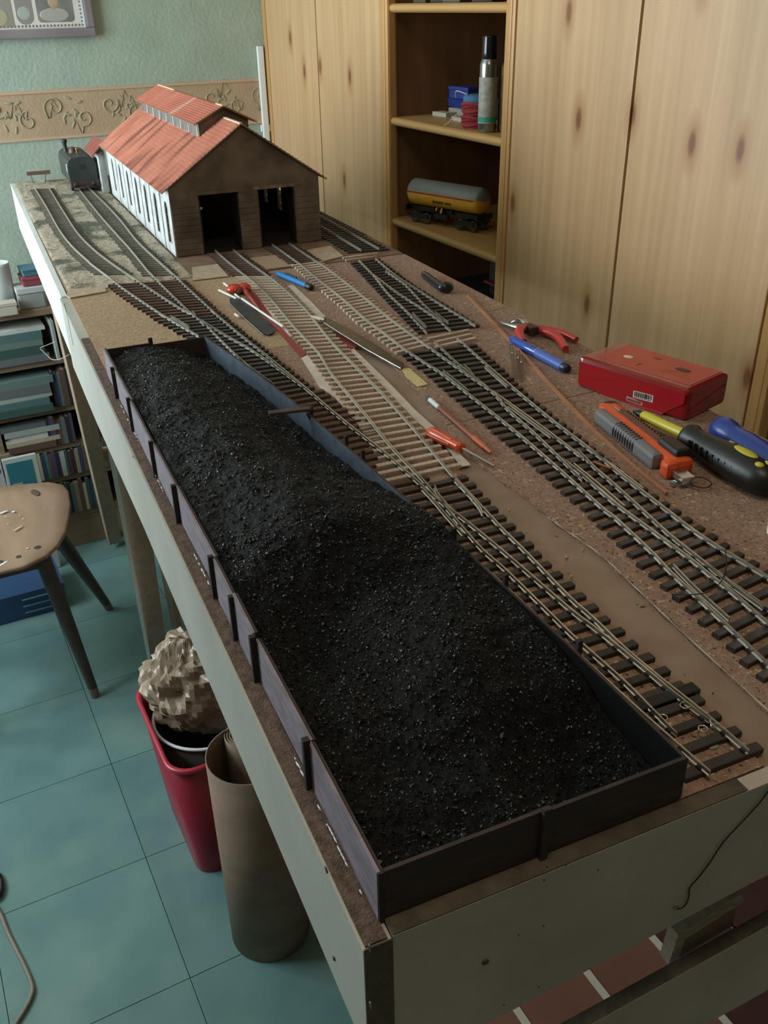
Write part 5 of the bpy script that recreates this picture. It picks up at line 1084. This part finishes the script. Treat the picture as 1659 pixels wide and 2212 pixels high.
redb = mat('dark_red_bin', '8E2236', .35, 0, '841E31', 8)
put('bucket', loft([rsq(.334, 1.405, (.104, .118), .035, 0.001), rsq(*cb_, (.128, .142), .045, .295), rsq(*cb_, (.124, .138), .044, .295), rsq(.334, 1.405, (.100, .114), .034, .006)], True, True), redb, wbn)
put('rim', loft([rsq(*cb_, (.1285, .1425), .046, .292), rsq(*cb_, (.134, .148), .048, .296), rsq(*cb_, (.134, .148), .048, .302), rsq(*cb_, (.127, .141), .046, .3035), rsq(*cb_, (.1245, .1385), .045, .300)]), flat('bin_rim_red', 'B03040', .3), wbn)
t = thing('inner_pot', 'white-rimmed round pot standing inside the red bin', 'pot', (.322, 1.452, .007))
put('pot', MB().lathe([(.08, 0), (.105, .27), (.103, .27), (.078, .004)], (.325, 1.44, .008), (0, 0, 1), 36), flat('pot_dark', '4B4644', .6), t)
put('rim', MB().tube([(.325 + .107 * math.cos(a), 1.44 + .107 * math.sin(a), .280) for a in [q * math.pi / 24 for q in range(49)]], .0035, 8), flat('white_rim', 'D9E0E4', .3), t)
bag = thing('crumpled_bag', 'crumpled shiny brown paper bag stuffed into the red bin', 'bag', (.335, 1.47, .28))
mb = MB(); n_, m_ = 72, 44; vs = []
for i in range(m_ + 1):
    tt = math.pi * i / m_
    for k in range(n_):
        ph = 2 * math.pi * k / n_
        dv = Vector((math.sin(tt) * math.cos(ph), math.sin(tt) * math.sin(ph), math.cos(tt)))
        nn = abs(noise.noise(dv * 1.5 + Vector((2, 0, 1)))) * .36 + abs(noise.noise(dv * 3.4 + Vector((3, 1, 2)))) * .24 + abs(noise.noise(dv * 7)) * .11
        r_ = 1.14 - nn
        vs.append(Vector((.337 + .118 * r_ * dv.x, 1.485 + .100 * r_ * dv.y, .335 + .118 * r_ * dv.z)))
mb.add(vs, [(i * n_ + k, (i + 1) * n_ + k, (i + 1) * n_ + (k + 1) % n_, i * n_ + (k + 1) % n_) for i in range(m_) for k in range(n_)], False)
put('bag', mb, mat('shiny_brown_paper', 'A08D78', .34, .05, '8C7A66', 14, .3, 60), bag)
rl = thing('board_roll', 'loosely rolled brown cardboard sheet standing on end by the red bin', 'roll', (.315, 1.11, 0))
def spiral(nm, pts, h, m, th=.0022):
    mb = MB(); n = len(pts); vs = []
    for i, (a, b_) in enumerate(pts):
        a0 = pts[max(0, i - 1)]; a1 = pts[min(n - 1, i + 1)]; dx, dy = a1[0] - a0[0], a1[1] - a0[1]; L = math.hypot(dx, dy); nx, ny = -dy / L * th, dx / L * th
        vs += [(a, b_, .001), (a + nx, b_ + ny, .001), (a + nx, b_ + ny, h), (a, b_, h)]
    mb.add(vs, [(i * 4 + k, i * 4 + (k + 1) % 4, (i + 1) * 4 + (k + 1) % 4, (i + 1) * 4 + k) for i in range(n - 1) for k in range(4)] + [(3, 2, 1, 0), tuple(4 * n - 4 + k for k in range(4))], True)
    return put(nm, mb, m, rl)
pts = []
for k in range(150):
    a = k * .21; r_ = .012 + .00052 * k * (1 if k < 118 else 1)
    r_ = .011 + .0007 * a
    pts.append((.318 + r_ * math.cos(a), 1.165 + r_ * math.sin(a)))
kraft = mat('kraft_board', '8B7663', .8, 0, '7D6957', 10, .25, 300, (1, 1, 3))
spiral('sheet', pts, .452, kraft)
a0 = math.atan2(pts[-1][1] - 1.115, pts[-1][0] - .313)
q = [pts[-1]] + [(.313 + r_ * math.cos(a), 1.112 + r_ * math.sin(a)) for a, r_ in [(math.radians(d), .074) for d in range(60, 395, 10)]]
spiral('sheet', q, .455, kraft)
# ------------------------------------------------------------ stool
st = thing('chair', 'worn plywood chair seat with paint splashes and splayed dark legs', 'chair', (.03, 2.12, 0))
so = [(.0226, 1.918), (.0714, 1.915), (.1264, 1.938), (.1600, 1.975), (.1880, 2.030), (.2080, 2.095), (.2260, 2.165), (.2355, 2.240), (.2300, 2.285), (.2000, 2.318), (.1484, 2.335), (.0817, 2.352), (0, 2.358)]
so += [(-a, b_) for a, b_ in reversed(so[:-1])]
so = [(a, b_) for a, b_ in so]
mb = MB(); n = len(so); cx, cy = 0, 2.14; vs = []
ringz = [(.93, .438), (1.0, .442), (1.0, .448), (.985, .4515), (.80, .4505), (.5, .4470)]
for s_, z_ in ringz: vs += [(cx + (a - cx) * s_, cy + (b_ - cy) * s_, z_) for a, b_ in so]
mb.add(vs, [(i * n + k, i * n + (k + 1) % n, (i + 1) * n + (k + 1) % n, (i + 1) * n + k) for i in range(len(ringz) - 1) for k in range(n)] , True)
mb.add(vs[:n], [tuple(reversed(range(n)))]); mb.add(vs[-n:], [tuple(range(n))])
seatm = mat('worn_plywood_seat', '9C816A', .4, 0, '8B715C', 5, .1, 150, (4, 1, 1))
put('seat', mb, seatm, st); put('apron', MB().box((-.12, 1.965, .405), (.12, 1.99, .438)).box((-.12, 2.24, .405), (.12, 2.265, .438)).box((.12, 1.99, .405), (.135, 2.24, .438)), flat('apron_brown', '54453D', .6), st)
legm = mat('dark_leg', '463B35', .45, 0, '3A312C', 20)
for tp, ft in (((.118, 1.975, .435), at(206, 1500, .006)), ((.155, 2.17, .435), at(236, 1312, .006)), ((-.118, 1.975, .435), Vector((-.166, 1.954, .006))), ((-.135, 2.21, .435), Vector((-.24, 2.33, .006)))):
    lg = put('leg', MB().tube([tp, lerp(Vector(tp), ft, .35), lerp(Vector(tp), ft, .94)], [.019, .0185, .0120], 14), legm, st)
    put('leg_tip', MB().tube([lerp(Vector(tp), ft, .94), Vector((ft[0], ft[1], .0))], [.0122, .0112], 14), flat('worn_tip', '6E5F53', .5), lg)
for px, py, r_ in ((81, 1183, .0085), (40, 1203, .0065), (1, 1214, .0065)):
    put('screw_recess', MB().lathe([(r_, 0), (r_, .0006), (r_ * .6, .0008), (0, .0008)], at(px, py, .4505), (0, 0, 1), 16), flat('recess_dark', '3D312A', .7), st)
sp_ = flat('white_paint_splash', 'DADFDC', .3); cr_ = flat('cream_paint_splash', 'C6BC9A', .4)
for px, py, rx, ry, rot, m_ in ((8, 1106, .012, .004, .3, sp_), (29, 1105, .004, .004, 0, sp_), (12, 1116, .002, .002, 0, sp_), (42, 1113, .0035, .0012, .9, sp_), (50, 1120, .004, .0016, .8, sp_), (17, 1131, .0025, .0015, .2, sp_), (39, 1141, .016, .0028, .62, cr_), (98, 1099, .004, .0006, .3, sp_), (118, 1094, .004, .0008, .5, sp_), (60, 1184, .004, .003, 0, cr_), (6, 1218, .016, .0035, .55, sp_), (58, 1191, .003, .001, .2, sp_)):
    put('paint_splash', MB().ell(at(px, py, .4512), (rx, ry, .0007), Matrix.Rotation(rot, 3, 'Z'), 12, 6), m_, st)
put('dark_stain', MB().ell(at(76, 1064, .4512), (.010, .022, .0006), Matrix.Rotation(.2, 3, 'Z'), 16, 6), flat('stain', '5B4D42', .5), st)
# ------------------------------------------------------------ bookshelf and its things
BF, BB = 2.735, 2.940
bk = thing('bookshelf', 'low pale wood bookshelf against the green wall under the far board end', 'bookshelf', (.1, 2.82, 0))
shw = mat('bookshelf_wood', '8E7B66', .6, 0, '806E5A', 8, .1, 150, (1, 5, 5))
levels = [.783, .633, .482, .361, .254, .121]
for i, z_ in enumerate(levels): put('top_board' if i == 0 else 'shelf', MB().bbox((.08, (BF + BB) / 2, z_), (.80, BB - BF, .021), e=.1), shw, bk)
for x_ in (-.33, .105, .485): put('side_panel', MB().box((x_ - .009, BF + .004, 0) if x_ != .105 else (x_ - .009, BF + .03, .133), (x_ + .009, BB, .772) if x_ != .105 else (x_ + .009, BB, .244)), shw, bk)
put('plinth', MB().box((-.32, BF + .006, 0), (.475, BF + .02, .110)), shw, bk); put('back', MB().box((-.33, BB, 0), (.49, BB + .008, .78)), pine_i, bk)
put('divider', MB().box((.118, BF + .01, .3725), (.132, BB, .4705)), shw, bk)
rb = random.Random(11)
CN = {'dark green': '35504A', 'grey green': '5F7470', 'slate grey': '5C6466', 'pale grey': '98A09C', 'cream': 'A8A08A', 'dark blue': '2B3A52', 'maroon': '4E2A30', 'brown': '5A463C', 'teal': '4A6868', 'white': 'B8BDB8', 'black': '25282A', 'violet': '4A3E56', 'tan': '8A7A62'}
def book(label, c, d, colr, group, rz=0, lying=True):
    t = thing('book', label, 'book', (c[0], c[1], c[2]), rz, group); R = Matrix.Rotation(rz, 3, 'Z'); th = d[2] if lying else d[0]
    pg = flat('page_block', 'A39C8C', .8)
    cvm = flat('cover_' + colr.replace(' ', '_'), CN[colr], .55)
    x, y, z = c; k = .0012
    def bx(a, b_, m, nm): 
        mb = MB(); mb.box(a, b_, R, (x, y, z)); put(nm, mb, m, t)
    X_, Y_, Z_ = d[0] / 2, d[1] / 2, d[2]
    if lying:
        bx((-X_, -Y_, 0), (X_, Y_, k), cvm, 'cover'); bx((-X_, -Y_, Z_ - k), (X_, Y_, Z_), cvm, 'cover'); bx((-X_, -Y_, k), (X_, -Y_ + k, Z_ - k), cvm, 'spine'); bx((-X_ + .002, -Y_ + k, k), (X_ - .002, Y_ - .002, Z_ - k), pg, 'pages')
    else:
        bx((-X_, -Y_, 0), (-X_ + k, Y_, Z_), cvm, 'cover'); bx((X_ - k, -Y_, 0), (X_, Y_, Z_), cvm, 'cover'); bx((-X_ + k, -Y_, 0), (X_ - k, -Y_ + k, Z_), cvm, 'spine'); bx((-X_ + k, -Y_ + k, .001), (X_ - k, Y_ - .002, Z_ - .002), pg, 'pages')
    return t
ORD = ['bottom one', 'second up', 'third up', 'fourth up', 'fifth up', 'sixth up']
def stack(x, y, z, w_, dd, items, where, group):
    zz = z
    for i, (cn, th) in enumerate(items):
        dx = rb.uniform(-.006, .006)
        book('%s flat-lying book, %s in the %s' % (cn, ORD[i], where), (x + dx, y + rb.uniform(-.004, .004), zz + .0002), (w_ + rb.uniform(-.02, .01), dd, th), cn, group, rb.uniform(-.02, .02)); zz += th + .0004
z1 = levels[1] + .0105
stack(.19, 2.80, z1, .24, .16, [('slate grey', .022), ('dark green', .026), ('grey green', .020), ('teal', .022), ('white', .010)], 'stack on the upper shelf', 'stack on the upper shelf')
z2 = levels[2] + .0105
stack(.17, 2.80, z2, .26, .17, [('dark green', .022), ('teal', .020), ('pale grey', .014), ('slate grey', .026), ('grey green', .022)], 'stack on the second shelf', 'stack on the second shelf')
z3 = levels[3] + .0105
stack(.215, 2.80, z3, .150, .15, [('brown', .020), ('cream', .014), ('white', .016), ('pale grey', .018), ('slate grey', .014)], 'short stack on the third shelf', 'short stack on the third shelf')
OD = ['first', 'second', 'third', 'fourth', 'fifth', 'sixth', 'seventh', 'eighth', 'ninth', 'tenth', 'eleventh', 'twelfth', 'thirteenth', 'fourteenth', 'fifteenth', 'sixteenth', 'seventeenth', 'eighteenth', 'nineteenth', 'twentieth', 'twenty-first', 'twenty-second', 'twenty-third', 'twenty-fourth']
def row(x0, x1, z, hmin, hmax, where, group, y=2.80, seq=None):
    x = x0; i = 0; cols = seq or ['maroon', 'cream', 'dark blue', 'teal', 'brown', 'violet', 'black', 'pale grey', 'dark green', 'maroon', 'black', 'tan', 'dark blue', 'brown', 'teal']
    while x < x1 - .006 and i < 24:
        th = rb.uniform(.008, .016); cn = cols[(i * 1) % len(cols)]
        book('%s book, %s from the left in the %s' % (cn, OD[i], where), (x + th / 2, y, z), (th - .0006, .15, rb.uniform(hmin, hmax)), cn, group, 0, False); x += th; i += 1
row(.262, .345, levels[1] + .0105 - .0 if False else z3, .080, .095, 'row right of the short stack', 'upright books beside the short stack', 2.80, ['black', 'violet', 'maroon', 'brown', 'slate grey'])
row(.302, .36, z2, .10, .118, 'row on the second shelf', 'upright books on the second shelf', 2.80, ['black', 'dark blue', 'slate grey', 'brown'])
row(.355, .47, z2, .09, .115, 'second-shelf row behind the leg', 'upright books behind the leg', 2.80, ['brown', 'slate grey', 'tan', 'dark blue', 'maroon'])
row(.36, .47, z3, .08, .095, 'third-shelf row behind the leg', 'upright books behind the leg, third shelf', 2.80, ['slate grey', 'dark blue', 'violet', 'brown', 'black'])
z4 = levels[4] + .0105; row(.205, .472, z4, .080, .094, 'fourth-shelf row', 'upright books on the fourth shelf')
z5 = levels[5] + .0105; row(.120, .472, z5, .095, .115, 'lowest-shelf row', 'upright books on the lowest shelf', 2.80, ['dark green', 'black', 'teal', 'tan', 'brown', 'cream', 'dark green', 'dark blue', 'teal', 'maroon', 'cream', 'black'])
book('thin pale grey folder standing at the right of the upper shelf', (.335, 2.76, z1), (.008, .12, .118), 'pale grey', 'folder on the upper shelf', 0, False)
t = thing('picture_panel', 'white framed picture with a teal image leaning in front of the bookshelf', 'picture', (.17, 2.62, 0), 0)
mb = MB().bbox((.160, 2.640, .20), (.095, .012, .398), e=.1); put('frame', mb, flat('white_frame_card', 'AEB4AE', .6), t)
put('teal_image', MB().box((.120, 2.6325, .300), (.193, 2.6338, .385)), flat('teal_print', '2F6C7A', .5), t); put('cream_image', MB().box((.125, 2.6312, .285), (.155, 2.6324, .318)), flat('cream_print', '9FA08C', .5), t); put('blue_image', MB().box((.160, 2.6312, .292), (.188, 2.6324, .312)), flat('blue_print', '2A5C80', .5), t)
t = thing('white_folder', 'plain white folder leaning left of the teal picture', 'folder', (.07, 2.64, 0), 0)
put('cover', MB().bbox((.078, 2.648, .195), (.062, .014, .39), e=.1), flat('white_folder', 'A9AEAB', .6), t); put('label_mark', MB().ell((.098, 2.6405, .365), (.007, .001, .008)), flat('brownish_label', '7A5F5A', .6), t)
t = thing('storage_crate', 'low blue plastic crate with pale ribs on the floor behind the chair', 'crate', (.08, 2.47, 0), 0)
put('body', MB().box((-.12, 2.40, 0), (.185, 2.585, .085)), flat('blue_crate', '2C4A70', .5), t)
for k in range(3): put('rib', MB().bbox((.12, 2.398, .020 + k * .022), (.11, .004, .003), e=.2), flat('pale_rib', '6C8FB0', .5), t)
ztop = .7936
t = thing('mug', 'white mug standing at the left end of the bookshelf top', 'mug', (.232, 2.78, ztop), 0)
put('body', MB().lathe([(.028, 0), (.034, .004), (.035, .12), (.0355, .128), (.033, .128), (.032, .01), (0, .008)], (.230, 2.80, ztop), (0, 0, 1), 28), flat('white_mug', 'C4CCCA', .35), t)
put('handle', MB().tube(smooth([(.195, 2.80, ztop + .10), (.175, 2.80, ztop + .095), (.168, 2.80, ztop + .065), (.176, 2.80, ztop + .035), (.197, 2.80, ztop + .03)], 4), .005, 8), flat('white_mug', 'C4CCCA', .35), t)
simple_box('carton', 'cream low carton in front of the mug on the bookshelf top', 'box', (.215, 2.725, ztop), (.075, .04, .036), flat('cream_carton', 'B6B0A4', .6), 0, True)
simple_box('carton', 'grey carton with a pale lid right of the mug on the bookshelf top', 'box', (.300, 2.775, ztop), (.075, .07, .062), flat('grey_carton', '8F938F', .6), 0, True, None, flat('pale_lid', 'B4BAB6', .6))
simple_box('red_box', 'flat red box lying on the grey carton', 'box', (.315, 2.79, ztop + .0635), (.06, .08, .022), flat('red_flat_box', '8A4048', .6), 0, True)
simple_box('blue_box', 'flat blue box lying on top of the red box', 'box', (.318, 2.80, ztop + .0862), (.055, .07, .020), flat('blue_flat_box', '4A7488', .6), .05, True)
# ------------------------------------------------------------ framed photographs on the wall
pf = thing('photo_frame', 'framed set of portrait photographs in a white mount on the green wall', 'picture frame', (.45, 2.94, 1.6), 0)
yf = Y1 - .004; X2 = .636; Z2 = 1.474; X3 = .20; Z3 = 1.80; fw = .023
gp = mat('grey_violet_frame', '8C8488', .5, 0, '7C757A', 10)
for a, b_ in (((X3, Z2), (X2, Z2 + fw)), ((X3, Z3 - fw), (X2, Z3)), ((X2 - fw, Z2 + fw), (X2, Z3 - fw)), ((X3, Z2 + fw), (X3 + fw, Z3 - fw))):
    put('moulding', MB().bbox(((a[0] + b_[0]) / 2, yf - .009, (a[1] + b_[1]) / 2), (b_[0] - a[0], .018, b_[1] - a[1]), e=.2), gp, pf)
put('silver_inner_edge', MB().box((X2 - fw - .003, yf - .016, Z2 + fw), (X2 - fw, yf - .008, Z3 - fw)), flat('silver_edge', 'B9C2C8', .3, .6), pf)
put('mount', MB().box((X3 + fw, yf - .008, Z2 + fw), (X2 - fw, yf - .003, Z3 - fw)), flat('white_mount', 'D2CFC6', .8), pf)
for k in range(40):
    x_ = X2 - fw - .010 - k * .0095
    if x_ > X3 + fw: put('beading', MB().ell((x_, yf - .0085, Z2 + fw + .007), (.0026, .0012, .0030), None, 8, 6), flat('bead_grey', '7C7F80', .6), pf)
for k in range(16): put('beading', MB().ell((X2 - fw - .010, yf - .0085, Z2 + fw + .016 + k * .0095), (.0028, .0012, .0026), None, 8, 6), flat('bead_grey', '7C7F80', .6), pf)
def opening(x0_, x1_, zb_, r_, bgc):
    zt_ = zb_ + .20; pts = []
    for cx_, cz_, a0_ in ((x1_ - r_, zb_ + r_, -90), (x1_ - r_, zt_ - r_, 0), (x0_ + r_, zt_ - r_, 90), (x0_ + r_, zb_ + r_, 180)):
        for k in range(7): a = math.radians(a0_ + k * 15); pts.append(Vector((cx_ + r_ * math.cos(a), yf - .0080, cz_ + r_ * math.sin(a))))
    return put('photograph', MB().plate(pts, (0, -.0008, 0)), mat('photo_%s' % bgc, bgc, .6, 0, '8A8A82', 20), pf)
p3 = opening(.487, .584, 1.512, .010, '6C736F'); p2_ = opening(.432, .476, 1.508, .020, '8C8684'); p1_ = opening(.355, .423, 1.502, .006, '8F8A80')
def ob(par, c, r_, colr): put('printed_figure', MB().ell((c[0], yf - .0088, c[1]), (r_[0], .0004, r_[1]), None, 18, 8), flat('print_' + colr, colr, .7), par)
ob(p3, (.533, 1.530), (.040, .017), 'A3A39A'); ob(p3, (.534, 1.562), (.014, .016), 'B09B7C'); ob(p3, (.534, 1.548), (.007, .009), 'A89070')
ob(p2_, (.453, 1.535), (.017, .016), '9FAAA0'); ob(p1_, (.388, 1.527), (.022, .020), 'A6A083')
# ------------------------------------------------------------ cable on the floor
t = thing('power_cable', 'grey-beige power cable snaking over the teal floor at the lower left', 'cable', (-.14, 1.3, 0))
pts = [at(a, b_, .005) for a, b_ in ((-60, 1905), (-25, 1935), (0, 1972), (14, 2008), (32, 2045), (52, 2085), (66, 2118), (70, 2142), (58, 2172), (36, 2208), (10, 2250))]
put('cable', MB().tube(smooth(pts, 5), .0038, 10), flat('grey_cable', '8E8378', .5), t)
t = thing('black_cable', 'black cable loop just inside the left picture edge on the floor', 'cable', (-.14, 1.5, 0))
put('cable', MB().tube(smooth([at(a, b_, .008) for a, b_ in ((-30, 1870), (-5, 1888), (3, 1905), (2, 1925), (-8, 1940), (-40, 1950))], 5), .005, 10), blackp, t)
